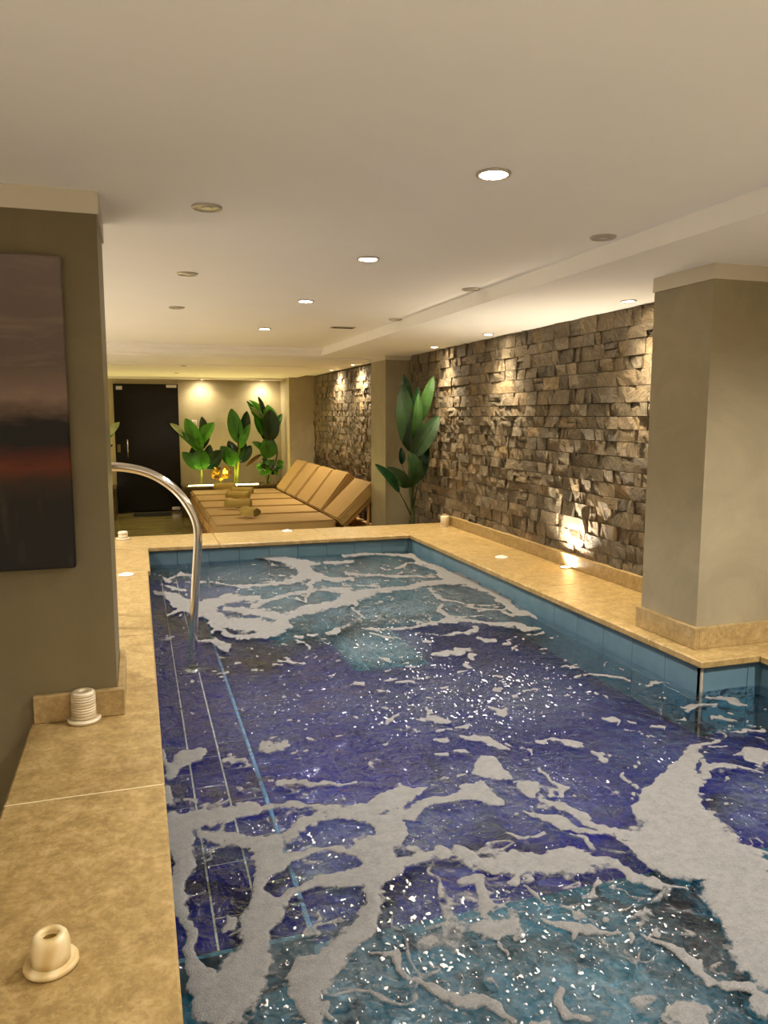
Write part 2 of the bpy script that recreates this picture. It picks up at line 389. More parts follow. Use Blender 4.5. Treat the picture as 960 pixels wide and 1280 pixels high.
# ------------------------------------------------------------------ stone wall
wr = struct(MB().box(2.90, 3.3, 3.1, 14.0, 0, SOFFIT + 0.05).build('wall_right', M['stoneback']), 'wall of rough split brown stones in uneven courses')
def stone_geo(y0, y1, z0, z1, r):
    """one split-face stone: rough front grid plus sides"""
    g = 0.0025; y0 += g; y1 -= g; z0 += g * 0.8; z1 -= g * 0.8
    ny = max(2, min(4, int((y1 - y0) / 0.035) + 1)); nz = 2
    prot = r.choice((0.0, 0.003, 0.006, 0.009, 0.012, 0.020)) ; ty = r.uniform(-0.008, 0.008); tz = r.uniform(-0.008, 0.008)
    vs = []; fs = []; sd = r.uniform(0, 50)
    for j in range(nz + 1):
        for k in range(ny + 1):
            u, v = k / ny, j / nz
            yy = y0 + (y1 - y0) * u; zz = z0 + (z1 - z0) * v
            edge = (k in (0, ny)) or (j in (0, nz))
            d = prot + ty * (u - .5) * 2 + tz * (v - .5) * 2 + mnoise.noise(Vector((yy * 22 + sd, zz * 26, sd))) * 0.010
            if edge: d -= r.uniform(0.0, 0.006); yy += r.uniform(-.002, .002) * (0 if k in (0, ny) else 1)
            vs.append((WX + 0.004 - d, yy, zz))
    W = ny + 1
    fs += [(j * W + k, (j + 1) * W + k, (j + 1) * W + k + 1, j * W + k + 1) for j in range(nz) for k in range(ny)]
    ring = [k for k in range(W)] + [j * W + ny for j in range(1, nz + 1)] + [nz * W + k for k in range(ny - 1, -1, -1)] + [j * W for j in range(nz - 1, 0, -1)]
    b = len(vs); vs += [(2.905, vs[q][1], vs[q][2]) for q in ring]; n = len(ring)
    fs += [(ring[q], ring[(q + 1) % n], b + (q + 1) % n, b + q) for q in range(n)]
    return vs, fs
def tone_attr(me, vals):
    a = me.attributes.new('tone', 'FLOAT_COLOR', 'POINT')
    a.data.foreach_set('color', np.array(vals, dtype=np.float32).ravel())
sr = random.Random(5)
cells = []
zz = 0.0; rows = []
while zz < SOFFIT - 0.005:
    h = sr.uniform(0.075, 0.105); z1 = min(zz + h, SOFFIT)
    if SOFFIT - z1 < 0.05: z1 = SOFFIT
    rows.append((zz, z1)); zz = z1
for (z0, z1) in rows:
    y = 3.12 + sr.uniform(0, 0.05)
    while y < 12.8:
        wd = sr.choice((sr.uniform(0.05, 0.09), sr.uniform(0.09, 0.15), sr.uniform(0.13, 0.22)))
        y1 = min(y + wd, 12.8)
        inpier = (y1 > 8.06 and y < 8.60)
        vis = (z1 > 0.69) or y1 > 7.0
        if vis and not inpier and y1 - y > 0.03:
            if sr.random() < 0.10 and wd > 0.09:
                zm = z0 + (z1 - z0) * sr.uniform(.4, .6); cells += [(y, y1, z0, zm), (y, y1, zm, z1)]
            else: cells.append((y, y1, max(z0, 0.685) if y1 < 7.02 else z0, z1))
        y = y1
def px_area(c):
    y0, y1, z0, z1 = c
    if z1 - z0 < 0.01 or y0 < 3.2: return 0
    a = proj(np.array([WX, y0, z0])); b = proj(np.array([WX, y1, z1])); return abs((a[0] - b[0]) * (a[1] - b[1]))
cells = [c for c in cells if c[3] - c[2] > 0.012]
cells.sort(key=lambda c: -px_area(c))
allv = []; allf = []; allt = []
for i, c in enumerate(cells):
    vs, fs = stone_geo(*c, sr)
    t = min(1, max(0, sr.gauss(0.45, 0.26))); sdv = sr.random()
    if i < 300:
        o = MB().add(vs, fs).build('stone', M['stone'], wr)
        tone_attr(o.data, [(t, sdv, 0, 1)] * len(vs))
    else:
        k = len(allv); allv += vs; allf += [tuple(q + k for q in f) for f in fs]; allt += [(t, sdv, 0, 1)] * len(vs)
o = MB().add(allv, allf).build('far_stones', M['stone'], wr); tone_attr(o.data, allt); o['kind'] = 'stuff'
struct(MB().box(2.838, 2.90, 3.20, 6.985, DECK, 0.694, 0.003).build('baseboard_right', M['base']), 'travertine skirting along the foot of the stone wall')

# ------------------------------------------------------------------ pool deck and basin
pd = struct(MB().box(DL + .01, 0.0, 0.5, 7.0, 0, 0.565).box(DL + .01, 2.9, 6.45, 7.0, 0, 0.565).box(2.34, 2.9, 2.70, 7.0, 0, 0.565).box(2.66, 2.97, 0.5, 2.75, 0, 0.565).box(DL + .01, 2.9, 0.5, 0.70, 0, 0.565).build('pool_deck', M['plain']), 'raised travertine pool surround')
T = 0.036
def slab(x0, x1, y0, y1, name='coping_slab'):
    MB().box(x0 + .0012, x1 - .0012, y0 + .0012, y1 - .0012, DECK - T, DECK, 0.006).build(name, M['trav'], pd)
for y0, y1 in ((0.5, 2.19), (2.19, 3.80), (3.80, 5.40)): slab(DL, PX0, y0, y1)
slab(DL, PX0 + .015, 5.40, PYF)
for x0, x1 in ((DL, 0.62), (0.62, 1.55), (1.55, 2.28), (2.28, WX + .02)): slab(x0, x1, PYF, 7.02)
for y0, y1 in ((PYC, 2.99), (2.99, 4.15), (4.15, 5.40), (5.40, PYF)): slab(PX1, WX + .02, y0, y1)
slab(PX2 - .012, 2.97, 0.5, PYC)
slab(PX0, PX2 - .012, 0.5, PY0)

for y in (2.19, 5.40): MB().box(DL + .004, PX0 - .004, y - .0022, y + .0022, .57, DECK - .0004).build('joint', M['joint'], pd)
pb = struct(MB().box(PX0 - .01, 2.7, PY0 - .02, 6.44, 0.02, 0.20).box(-.02, PX0 - 0.012, .72, 6.44, .1, .563).build('pool_basin', M['grout']), 'tiled pool basin')
FZ = 0.25
def fbox(name, mat, x0, x1, y0, y1, z=FZ): return MB().box(x0, x1, y0, y1, 0.2, z).build(name, mat, pb)
fbox('basin_floor', M['floor_navy'], 0.385, PX2 + .05, 1.86, 3.95)
fbox('basin_floor', M['floor_navy'], 1.55, PX1 + .03, 3.95, 4.75)
fbox('basin_floor', M['floor_navy'], 0.385, 0.75, 3.95, 6.40)
fbox('basin_floor', M['floor_navy'], 0.75, 1.10, 3.95, 4.55)
fbox('basin_floor', M['floor_teal'], 1.10, 1.55, 3.95, 4.55)
fbox('basin_floor', M['floor_teal'], 0.75, 1.55, 4.55, 6.40)
fbox('basin_floor', M['floor_teal'], 1.55, PX1 + .03, 4.75, 6.40)
fbox('basin_floor', M['floor_teal'], 0.385, PX2 + .05, PY0, 1.86)
fbox('basin_floor', M['floor_teal'], PX0 - .01, 0.385, PY0, 1.80)
# entry bench, each tile its own piece
be = MB().box(PX0 - .01, 0.378, 1.80, 6.40, 0.2, 0.3285).build('step', M['grout'], pb)
tm = None
for k, (x0, x1) in enumerate(((PX0 - .008, 0.1425), (0.1485, 0.2575), (0.2635, 0.374))):
    y = 1.803 - (0.12 if k == 1 else 0)
    while y < 6.38:
        a, b_ = max(y, 1.803), min(y + 0.2445, 6.39)
        if b_ - a > .03: MB().box(x0, x1, a, b_, 0.3285, 0.330).build('step_tile', M['navy'], be)
        y += 0.2495
MB().box(0.374, 0.388, 1.80, 6.39, 0.2, 0.334, .003).build('step_nosing', M['nosing'], be)
MB().box(PX0 - .01, 0.386, 1.785, 1.80, 0.2, 0.331, .001).build('step_end_tile', M['wall_tile'], be)
# wall tiles
MB().box(2.301, 2.309, 2.651, 2.659, .25, .562).build('corner_grout', M['grout'], pb)
def wtile(x0, x1, y0, y1, z0, z1): MB().box(x0, x1, y0, y1, z0, z1, 0.0015).build('wall_tile', M['teal_tile'] if z0 > .4 else M['wall_tile'], pb)
for z0, z1 in ((0.25, 0.402), (0.404, 0.560)):
    x = PX0 - .01
    while x < 2.30:
        wtile(x, min(x + .2475, 2.312), 6.40, 6.43, z0, z1); x += 0.25
    y = 6.40
    while y > 2.68:
        wtile(2.305, 2.335, max(y - .2475, 2.665), y, z0, z1); y -= 0.25
    wtile(2.305, 2.552, 2.655, 2.685, z0, z1); wtile(2.5545, 2.64, 2.655, 2.685, z0, z1)
    y = 2.655
    while y > .8: wtile(2.625, 2.655, y - .2475, y, z0, z1); y -= .25
    wtile(PX0, 2.63, PY0 - .03, PY0, z0, z1)
    y = 6.40
    while y > PY0 + .05:
        wtile(0.018, 0.032, max(y - .2475, PY0), y, z0, z1); y -= .25

# water surface
nx, ny = 60, 140
xs = np.linspace(PX0 - .012, 2.625, nx); ys = np.linspace(PY0, 6.40, ny)
vs = []; idx = {}
for j, y in enumerate(ys):
    for i, x in enumerate(xs):
        wv = 0.006 * mnoise.noise(Vector((x * 3.1, y * 2.3, 0.3))) + 0.003 * mnoise.noise(Vector((x * 8, y * 7, 4.3)))
        vs.append((x, y, WATER + wv))
fs = [(j * nx + i, j * nx + i + 1, (j + 1) * nx + i + 1, (j + 1) * nx + i) for j in range(ny - 1) for i in range(nx - 1)
      if not (xs[i + 1] > 2.312 and ys[j + 1] > 2.665)]
wt = MB().add(vs, fs).build('pool_water', M['water'], smooth=True)
tag(wt, 'rippling clear water filling the blue tiled pool', 'water', kind='stuff')

# ------------------------------------------------------------------ foam
R = {1: (190, 680, 3.84), 2: (430, 680, 3.84), 3: (440, 840, 3.84), 4: (680, 840, 3.4286), 5: (200, 930, 2.526), 6: (580, 930, 2.526)}
ST = [
 (1, '130,85,5 300,72,8 460,62,14 560,68,20 640,82,28 740,100,30 800,100,15'), (1, '560,60,4 700,50,5 860,40,6 960,36,6'),
 (1, '560,70,20 660,95,35 740,130,45 790,165,40 760,200,25'), (1, '820,95,14 960,90,18'),
 (1, '740,150,35 680,185,25 600,195,18 520,205,14 430,215,12 360,205,10 280,190,10'), (1, '800,165,25 870,180,20 960,175,18'),
 (1, '20,240,20 80,255,30 140,290,60 200,320,60 270,300,50 380,270,40 480,270,30 520,265,25'),
 (1, '140,300,50 220,330,50 330,370,50 430,400,60 520,410,70 600,420,60 640,390,50 600,360,40 520,340,35 440,330,30 350,320,25'),
 (1, '640,360,40 740,325,35 840,305,35 920,280,35 960,270,35'), (1, '480,310,25 540,285,22 620,260,16 700,240,16 780,230,18 870,225,25 960,230,30'),
 (1, '760,200,20 750,240,14 730,290,12 690,265,8'), (1, '250,345,20 300,400,20 360,440,22 420,460,22 500,450,20 560,455,18'),
 (1, '240,470,14 300,470,20 360,510,35'), (1, '60,470,6 110,462,8'), (1, '830,440,12 880,425,20 930,400,14'), (1, '20,150,8 70,185,14 130,150,16 200,155,12'),
 (1, '30,200,8 90,215,12 150,230,14'), (1, '80,350,10 130,325,14'), (1, '680,457,16 725,455,22'), (1, '750,444,12 795,440,14'), (1, '750,495,10 756,515,12'),
 (1, '690,476,5 745,482,6'), (1, '610,565,8 670,572,12 730,582,12'), (1, '400,585,8 430,577,12'), (1, '580,585,10 615,590,12'), (1, '315,630,10 360,625,20'),
 (1, '300,550,14 330,552,12'), (1, '190,670,8 260,668,10'), (1, '380,410,12 330,395,12 290,430,10'),
 (2, '0,62,16 100,55,14 200,52,10 280,60,12 330,65,18 370,95,22 430,120,28 480,150,36 560,175,40 620,200,36 690,230,30 740,260,36 780,290,30 830,330,36 880,340,28 930,370,8'),
 (2, '0,265,55 60,262,45 130,240,30 220,225,22 330,215,25 420,195,25 520,185,30 600,190,30'), (2, '0,150,14 60,155,12 160,155,12 260,165,10 350,160,12 440,165,14'),
 (2, '0,200,14 80,205,10 180,210,8'), (2, '60,290,18 50,325,12 100,352,8'), (2, '230,130,8 280,115,14 330,90,10'),
 (2, '80,410,10 180,415,10 280,408,10 380,400,12 450,385,12 520,370,16 570,370,14 640,385,16 720,398,18 800,400,24 850,405,20 880,415,24 915,412,10'),
 (2, '400,225,12 440,260,20 470,275,14 530,285,12 600,305,10 680,320,10 780,330,14'), (2, '470,310,22 480,350,28 500,370,20'), (2, '600,300,6 680,298,6 740,295,6'),
 (2, '500,355,10 580,355,8 660,350,6'), (2, '120,435,8 200,450,8 290,465,6'), (2, '380,437,5 470,445,5 540,440,10 600,432,18 640,420,24 610,405,10'),
 (2, '660,467,12 725,467,12'), (2, '765,484,18 795,480,14 785,465,6 850,452,5'), (2, '800,508,10 840,487,6'), (2, '430,540,12 500,530,24 570,522,34 620,515,18'),
 (2, '600,565,12 620,545,18 650,538,10'), (2, '570,585,20 585,600,16 610,608,10'), (2, '555,635,10 600,625,12'), (2, '895,446,10 945,437,12'), (2, '175,552,10 200,558,16 225,568,8'),
 (2, '325,437,8 345,437,8'), (2, '390,487,8 420,487,10'), (2, '60,680,10 95,682,10'), (2, '195,665,8 225,665,8'), (2, '255,680,6 320,678,8'), (2, '335,663,5 400,662,6'),
 (2, '270,552,6 290,552,6'), (2, '760,340,10 800,355,16 870,345,10'),
 (3, '20,65,12 62,65,10'), (3, '130,92,12 180,92,14'), (3, '155,50,6 200,50,8'), (3, '210,65,8 285,65,8'), (3, '300,50,5 360,50,5'), (3, '415,82,10 450,80,8'), (3, '695,100,12 722,103,14'),
 (3, '775,122,12 800,122,10'), (3, '830,105,14 850,98,10'), (3, '862,93,12 890,98,14'), (3, '355,185,14 370,215,18'), (3, '170,255,14 200,243,16 235,225,8'),
 (3, '320,240,12 400,240,26 460,245,14'), (3, '500,275,12 570,270,16'), (3, '410,330,14 455,330,22'), (3, '425,290,14 480,288,10'), (3, '300,290,6 340,290,8'),
 (3, '510,325,12 570,325,34 630,345,34 690,370,26 740,385,12'), (3, '640,195,10 680,210,22 720,225,22'), (3, '470,385,10 510,388,18 545,398,10'), (3, '390,412,10 440,410,14'),
 (3, '580,460,24 600,500,60 650,490,64 710,500,36 750,525,16'), (3, '500,518,14 530,513,12'), (3, '780,550,8 840,562,28 895,580,28'), (3, '715,352,12 800,365,8 860,385,12 870,400,10'),
 (3, '860,338,14 900,345,10 960,350,10'), (3, '895,475,12 950,510,16'), (3, '0,165,8 95,178,8'), (3, '130,187,6 185,187,10'), (3, '5,240,12 20,240,8'),
 (3, '0,675,40 100,650,48 200,615,48 290,590,46 340,570,20 385,567,8'), (3, '270,690,24 330,660,38 440,630,38 540,610,38 590,590,34 640,620,26 690,640,10'),
 (3, '570,197,10 600,197,8'), (3, '255,180,6 300,178,6'), (3, '345,130,6 385,130,6'), (3, '520,18,8 560,8,6'),
 (4, '245,215,10 280,222,22 330,230,8 310,248,6'), (4, '370,231,6 400,231,6'), (4, '470,243,10 525,240,8'), (4, '550,228,12 580,222,14 585,208,8'), (4, '345,263,5 380,263,5'),
 (4, '405,282,9 420,284,8'), (4, '425,298,8 435,298,8'), (4, '445,293,7 465,293,7'), (4, '0,312,8 70,318,20 140,322,24'), (4, '185,350,8 220,365,20 255,382,12'),
 (4, '330,445,14 360,480,16'), (4, '380,508,14 395,520,14'), (4, '435,60,6 520,48,6'), (4, '490,117,6 530,117,8'), (4, '600,165,8 630,172,30 660,162,12 735,155,8'),
 (4, '690,112,8 760,118,20 800,135,26 845,145,10'), (4, '715,218,6 770,215,18 815,228,8'), (4, '790,270,8 860,268,10 930,265,10'), (4, '695,340,6 745,340,6'), (4, '860,240,6 940,250,6'),
 (4, '705,310,12 660,330,20 650,370,70 620,410,80 570,470,90 530,510,110 520,570,150 540,640,170 580,690,180'), (4, '700,400,20 720,430,24 700,465,24 640,500,40'), (4, '610,520,30 690,505,10'),
 (4, '730,440,30 800,430,26 870,428,14 960,435,12'), (4, '820,360,14 890,365,30 960,375,30'), (4, '0,430,8 60,480,10 95,510,12 80,530,10 40,515,8'),
 (4, '130,35,12 200,20,8 260,22,8 330,30,10 365,45,10'), (4, '915,172,6 935,172,6'), (4, '500,460,12 440,520,14'),
 (6, '260,170,18 310,200,28 370,230,28 440,270,36 520,300,42 600,330,60 680,370,90'), (6, '185,205,12 230,225,28 290,250,28 360,275,24 430,295,20 470,305,10'),
 (6, '490,325,14 540,345,18 600,370,30 660,400,30'), (6, '700,100,60 650,180,110 640,230,130 690,290,130 760,350,140 830,410,130 900,470,140 960,520,160'), (6, '880,390,60 960,420,50'),
 (6, '760,460,80 830,530,110 890,600,140 940,680,110 960,760,70'), (6, '0,370,36 80,375,36 150,375,60 230,385,50 300,380,44 380,400,40 450,415,36 520,440,34 600,450,30 690,462,12'),
 (6, '240,85,10 290,130,12 310,155,14 280,155,8'), (6, '20,90,40 60,95,60 100,105,40 140,118,12'), (6, '165,140,20 220,150,34'), (6, '0,165,30 50,175,36 95,190,12'), (6, '150,218,10 160,218,10'),
 (6, '495,100,10 520,125,14'), (6, '385,30,8 440,50,16'), (6, '540,146,12 545,154,10'), (6, '140,285,8 190,300,14 260,293,6'), (6, '325,285,12 370,325,18 390,355,24'),
 (6, '860,30,10 910,40,20 960,50,20'), (6, '890,355,10 960,362,14'), (6, '0,450,30 30,430,30 50,480,50 70,530,30 75,555,10'), (6, '135,432,28 155,432,28'), (6, '190,450,10 230,480,18 275,510,12'),
 (6, '395,470,22 425,466,26'), (6, '445,550,16 455,550,16'), (6, '0,600,26 80,595,38 150,600,40 175,610,20'), (6, '150,640,14 170,665,10'), (6, '260,575,8 340,585,32 390,595,32 440,605,22 480,605,14'),
 (6, '345,600,20 350,625,14'), (6, '515,600,12 525,645,20'), (6, '560,600,8 620,625,14 650,650,20 700,690,36 740,725,40 790,770,30 850,790,34 900,790,24 930,820,12'), (6, '605,585,20 620,598,20'),
 (6, '690,840,50 760,880,80'), (6, '940,870,50 960,850,60'), (6, '340,770,18 310,810,24 330,850,32 400,880,34'), (6, '0,815,30 60,810,42 120,830,36 170,870,20'), (6, '230,880,40 260,870,30'),
 (5, '40,260,60 60,330,66 55,400,60 60,470,56 70,540,46 80,620,36 90,680,30 100,740,40 130,790,70 150,850,80 140,880,80'),
 (5, '60,260,70 130,245,50 200,225,40 280,200,40 340,205,22 450,205,20 560,215,34 640,215,46 700,195,44 760,170,36 830,152,20 860,147,8'),
 (5, '130,300,26 220,310,34 300,330,50 340,330,40 400,300,40 460,270,34 520,245,26 600,235,26 680,240,46 740,270,60 750,310,60 700,340,46 640,350,40 560,350,24 480,355,20 420,375,24 370,385,26 330,370,50 300,350,60'),
 (5, '290,370,46 290,430,28 300,490,44 320,560,90 310,620,90 300,700,110 270,770,120 230,840,130 200,884,140'),
 (5, '340,530,60 390,500,40 460,475,34 540,455,36 620,440,44 680,420,70 740,395,50 820,370,40 900,355,36 960,350,36'), (5, '690,370,60 640,380,30'),
 (5, '740,270,50 760,230,40 810,205,34 880,190,26 930,180,20 960,182,16'), (5, '690,450,50 660,540,60 620,600,56 570,650,66 520,710,84 490,770,84 500,840,50 510,884,40'), (5, '545,820,22 550,860,22'),
 (5, '650,700,8 710,705,20 740,700,28 790,750,26 860,785,24 930,810,40 960,830,60'), (5, '740,680,14 735,700,14'), (5, '25,105,40 80,60,40 140,45,30 155,32,12'), (5, '340,12,40 400,10,30'),
 (5, '220,65,30 290,60,20'), (5, '380,130,20 450,128,12 560,128,10 620,130,8'), (5, '180,605,14 215,585,28 235,570,16'), (5, '255,145,14 265,145,14'), (5, '80,180,12 120,180,12'), (5, '870,600,16 930,585,20'),
 (5, '15,150,24 20,200,26'), (5, '10,30,16 18,100,20'), (5, '300,380,16 370,400,14 400,395,10'),
]
segs = []
for r, s in ST:
    ox, oy, sc = R[r]; P = [tuple(float(q) for q in t.split(',')) for t in s.split()]
    P = [(ox + a / sc, oy + b / sc, c / sc / 2) for a, b, c in P]
    segs += list(zip(P[:-1], P[1:]))
# random flecks drifting between the bands (positions on the water)
fr = random.Random(3)
for _ in range(330):
    Y = 1.5 + 4.2 * fr.random() ** 0.8; X = fr.uniform(0.1, 2.25)
    a, b = proj(np.array([X, Y, WATER])); wd = fr.uniform(1.0, 2.6) * (1.4 if Y < 2.4 else 1.0)
    if 800 < b < 1010 or fr.random() < .4:
        L = fr.uniform(1.5, 8); segs.append(((a - L / 2, b + fr.uniform(-1, 1), wd * .5), (a + L / 2, b + fr.uniform(-1.5, 1.5), wd * .4)))
gx = np.linspace(PX0 - .008, 2.62, 640)
gy = [0.80]
while gy[-1] < 6.39: gy.append(gy[-1] + max(.0022, 0.0015 * gy[-1] ** 2))
gy = np.array(gy); GX, GY = np.meshgrid(gx, gy)
Pn = np.stack([GX, GY, np.full_like(GX, WATER)], -1)
UX, UY = proj(Pn)
def fbm(x, y, seed, f, oct=3):
    """smooth value noise"""
    r_ = np.random.RandomState(seed); tot = 0; amp = 1; out = np.zeros_like(x)
    for o_ in range(oct):
        tb = r_.rand(256, 256); xi = np.floor(x * f).astype(int); yi = np.floor(y * f).astype(int); u = x * f - xi; v = y * f - yi
        u = u * u * (3 - 2 * u); v = v * v * (3 - 2 * v)
        g = lambda i_, j_: tb[(xi + i_) % 256, (yi + j_) % 256]
        out += amp * ((g(0, 0) * (1 - u) + g(1, 0) * u) * (1 - v) + (g(0, 1) * (1 - u) + g(1, 1) * u) * v); tot += amp; amp *= .55; f *= 2.1
    return out / tot
# wobble the outline a little, in the plane of the water
kx = np.clip(2.4 / GY, .3, 1.6); WXp = UX + (fbm(GX, GY, 1, 7, 4) - .5) * 34 * kx; WYp = UY + (fbm(GX, GY, 2, 7, 4) - .5) * 22 * kx * np.clip(2.2 / GY, .3, 1.2)
fieldv = np.zeros(GX.shape)
for (x0, y0, r0), (x1, y1, r1) in segs:
    m_ = max(r0, r1) * 2.2 + 8
    jj = np.where((UY.max(1) > min(y0, y1) - m_) & (UY.min(1) < max(y0, y1) + m_))[0]
    if len(jj) == 0: continue
    a, b = jj[0], jj[-1] + 1
    X = WXp[a:b]; Y = WYp[a:b]; dx, dy = x1 - x0, y1 - y0; L2 = dx * dx + dy * dy + 1e-6
    t = np.clip(((X - x0) * dx + (Y - y0) * dy) / L2, 0, 1)
    d = np.hypot(X - x0 - t * dx, Y - y0 - t * dy); rr = r0 + (r1 - r0) * t
    k_ = np.clip(1 - (d / np.maximum(rr * 2.1, 1.2)) ** 2, 0, 1) ** 2 * min(1.0, math.sqrt(L2) / (r0 + r1 + .1) + .55)
    fieldv[a:b] = np.maximum(fieldv[a:b], k_) + 0.35 * np.minimum(fieldv[a:b], k_)
# the edge of every band is eaten and fringed by the churning water
dens = (fieldv - 0.47) * 1.35 + ((fbm(GX, GY, 4, 14, 5) - .5) * 1.15 + (fbm(GX, GY, 14, 55, 3) - .5) * 0.95) * np.clip(fieldv * 4, 0, 1)
dens = np.where(fieldv > 0.02, np.minimum(dens, 1), -1)
# fine threads of froth drawn out between the bands
rdg = 1 - np.abs(2 * fbm(GX + .25 * fbm(GX, GY, 21, 4), GY + .25 * fbm(GX, GY, 22, 4), 23, 5.5, 3) - 1)
rd2 = 1 - np.abs(2 * fbm(GX + .12 * fbm(GX, GY, 31, 9), GY, 33, 12, 3) - 1)
zone = np.zeros_like(GX)
for cx, cy, rx, ry, k in ((420, 745, 230, 60, 1.0), (600, 750, 110, 50, .8), (600, 1190, 360, 150, 1.0), (330, 1060, 140, 90, .9), (560, 1010, 260, 60, .6), (930, 1000, 120, 90, .6)):
    zone = np.maximum(zone, k * np.clip(1.3 - ((UX - cx) / rx) ** 2 - ((UY - cy) / ry) ** 2, 0, 1))
thr = (rdg - 0.955) * 7 + (fbm(GX, GY, 24, 18, 3) - .56) * 1.3 + (zone - .75) * .5
th2 = (rd2 - 0.965) * 6 + (fbm(GX, GY, 34, 8, 3) - .62) * 1.6 + (zone - .75) * .5
dens = np.maximum(dens, np.where(zone > .1, np.clip(np.maximum(thr, th2), -1, .35), -1))
def iso_mesh(D, lift, dome):
    ny_, nx_ = D.shape; I = np.arange(ny_ * nx_).reshape(ny_, nx_)
    a, b, c, d = I[:-1, :-1].ravel(), I[:-1, 1:].ravel(), I[1:, 1:].ravel(), I[1:, :-1].ravel()
    inside = ~((GX[1:, 1:].ravel() > 2.308) & (GY[1:, 1:].ravel() > 2.66))
    tri = np.concatenate([np.stack([a, b, c], 1)[inside], np.stack([a, c, d], 1)[inside]])
    f = D.ravel(); px = GX.ravel(); py = GY.ravel()
    s = f[tri] > 0; cnt = s.sum(1)
    V = []; A = []
    def em(P3, d3): V.append(P3); A.append(d3)
    full = tri[cnt == 3]; em(np.stack([px[full], py[full]], -1), f[full])
    def cut(p, q):
        t = f[p] / (f[p] - f[q]); return np.stack([px[p] + (px[q] - px[p]) * t, py[p] + (py[q] - py[p]) * t], -1), np.zeros(len(p))
    for k in range(3):
        one = tri[(cnt == 1) & s[:, k]]; p, q, r_ = one[:, k], one[:, (k + 1) % 3], one[:, (k + 2) % 3]
        P0 = np.stack([px[p], py[p]], -1); c1, z1 = cut(p, q); c2, z2 = cut(p, r_)
        em(np.stack([P0, c1, c2], 1), np.stack([f[p], z1, z2], 1))
        two = tri[(cnt == 2) & ~s[:, k]]; p, q, r_ = two[:, k], two[:, (k + 1) % 3], two[:, (k + 2) % 3]
        c1, z1 = cut(q, p); c2, z2 = cut(r_, p); Q = np.stack([px[q], py[q]], -1); Rr = np.stack([px[r_], py[r_]], -1)
        em(np.stack([c1, Q, Rr], 1), np.stack([z1, f[q], f[r_]], 1)); em(np.stack([c1, Rr, c2], 1), np.stack([z1, f[r_], z2], 1))
    V = np.concatenate(V).reshape(-1, 2); A = np.concatenate(A).ravel()
    key = np.round(V * 1e5).astype(np.int64); key = key[:, 0] * 10000000 + key[:, 1]
    _, first, inv = np.unique(key, return_index=True, return_inverse=True)
    V = V[first]; A = A[first]; Fc = inv.reshape(-1, 3)
    ok = (Fc[:, 0] != Fc[:, 1]) & (Fc[:, 1] != Fc[:, 2]) & (Fc[:, 0] != Fc[:, 2]); Fc = Fc[ok]
    Z = WATER + lift + dome * np.sqrt(np.clip(A, 0, 1))
    return np.column_stack([V, Z]), Fc, A
def mesh_np(name, V, Fc, A, mat):
    me = bpy.data.meshes.new(name); n = len(Fc)
    me.vertices.add(len(V)); me.vertices.foreach_set('co', V.astype(np.float32).ravel())
    me.loops.add(n * 3); me.loops.foreach_set('vertex_index', Fc.astype(np.int32).ravel())
    me.polygons.add(n); me.polygons.foreach_set('loop_start', np.arange(0, n * 3, 3, dtype=np.int32))
    me.polygons.foreach_set('use_smooth', np.ones(n, dtype=bool))
    me.update(calc_edges=True); me.validate()
    at_ = me.attributes.new('dens', 'FLOAT', 'POINT'); at_.data.foreach_set('value', A.astype(np.float32))
    me.materials.append(mat); ob = bpy.data.objects.new(name, me); col.objects.link(ob); return ob
V, Fc, A = iso_mesh(dens, 0.009, 0.006)
tag(mesh_np('pool_foam', V, Fc, A, M['foam']), 'web of off-white foam drifting on the pool water', 'foam', kind='stuff')
# white flecks on the ripples: bubbles doubling as painted lamp glints
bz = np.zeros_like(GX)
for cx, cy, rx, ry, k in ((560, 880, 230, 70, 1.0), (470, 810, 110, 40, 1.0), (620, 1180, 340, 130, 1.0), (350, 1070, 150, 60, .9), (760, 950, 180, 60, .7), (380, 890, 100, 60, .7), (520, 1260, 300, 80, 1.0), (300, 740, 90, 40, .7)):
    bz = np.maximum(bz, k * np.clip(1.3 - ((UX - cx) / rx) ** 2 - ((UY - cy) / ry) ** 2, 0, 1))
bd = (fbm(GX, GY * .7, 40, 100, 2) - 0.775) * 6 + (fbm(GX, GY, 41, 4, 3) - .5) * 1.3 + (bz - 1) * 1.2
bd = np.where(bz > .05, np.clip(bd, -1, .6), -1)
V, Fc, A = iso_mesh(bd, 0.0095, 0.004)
tag(mesh_np('bubble_glints', V, Fc, A, M['bubble']), 'white flecks on the churning water, bubbles doubling as painted lamp glints', 'painted glints', kind='stuff')
# thin froth where the jets churn
hz = np.zeros_like(GX)
for cx, cy, rx, ry, k in ((440, 742, 230, 46, 1.0), (600, 745, 110, 40, .9), (620, 1250, 330, 140, 1.0), (330, 1060, 130, 40, .5), (480, 1040, 120, 50, .55), (960, 1010, 70, 50, .7), (480, 810, 60, 30, .8), (650, 1000, 160, 60, .45), (560, 880, 200, 60, .36), (330, 900, 90, 70, .3), (800, 960, 120, 60, .3)):
    hz = np.maximum(hz, k * np.clip(1.25 - ((UX - cx) / rx) ** 2 - ((UY - cy) / ry) ** 2, 0, 1))
hz2 = hz * (0.35 + 1.3 * fbm(GX, GY, 8, 3, 3)) - 0.12
sub = slice(None, None, 2)
GX, GY, hz2 = GX[sub, sub], GY[sub, sub], hz2[sub, sub]
V, Fc, A = iso_mesh(hz2, 0.0065, 0.0)
tag(mesh_np('bubble_froth', V, Fc, A, M['froth']), 'thin greyish veil of bubbles with painted glint specks where the jets churn the water', 'froth', kind='stuff')

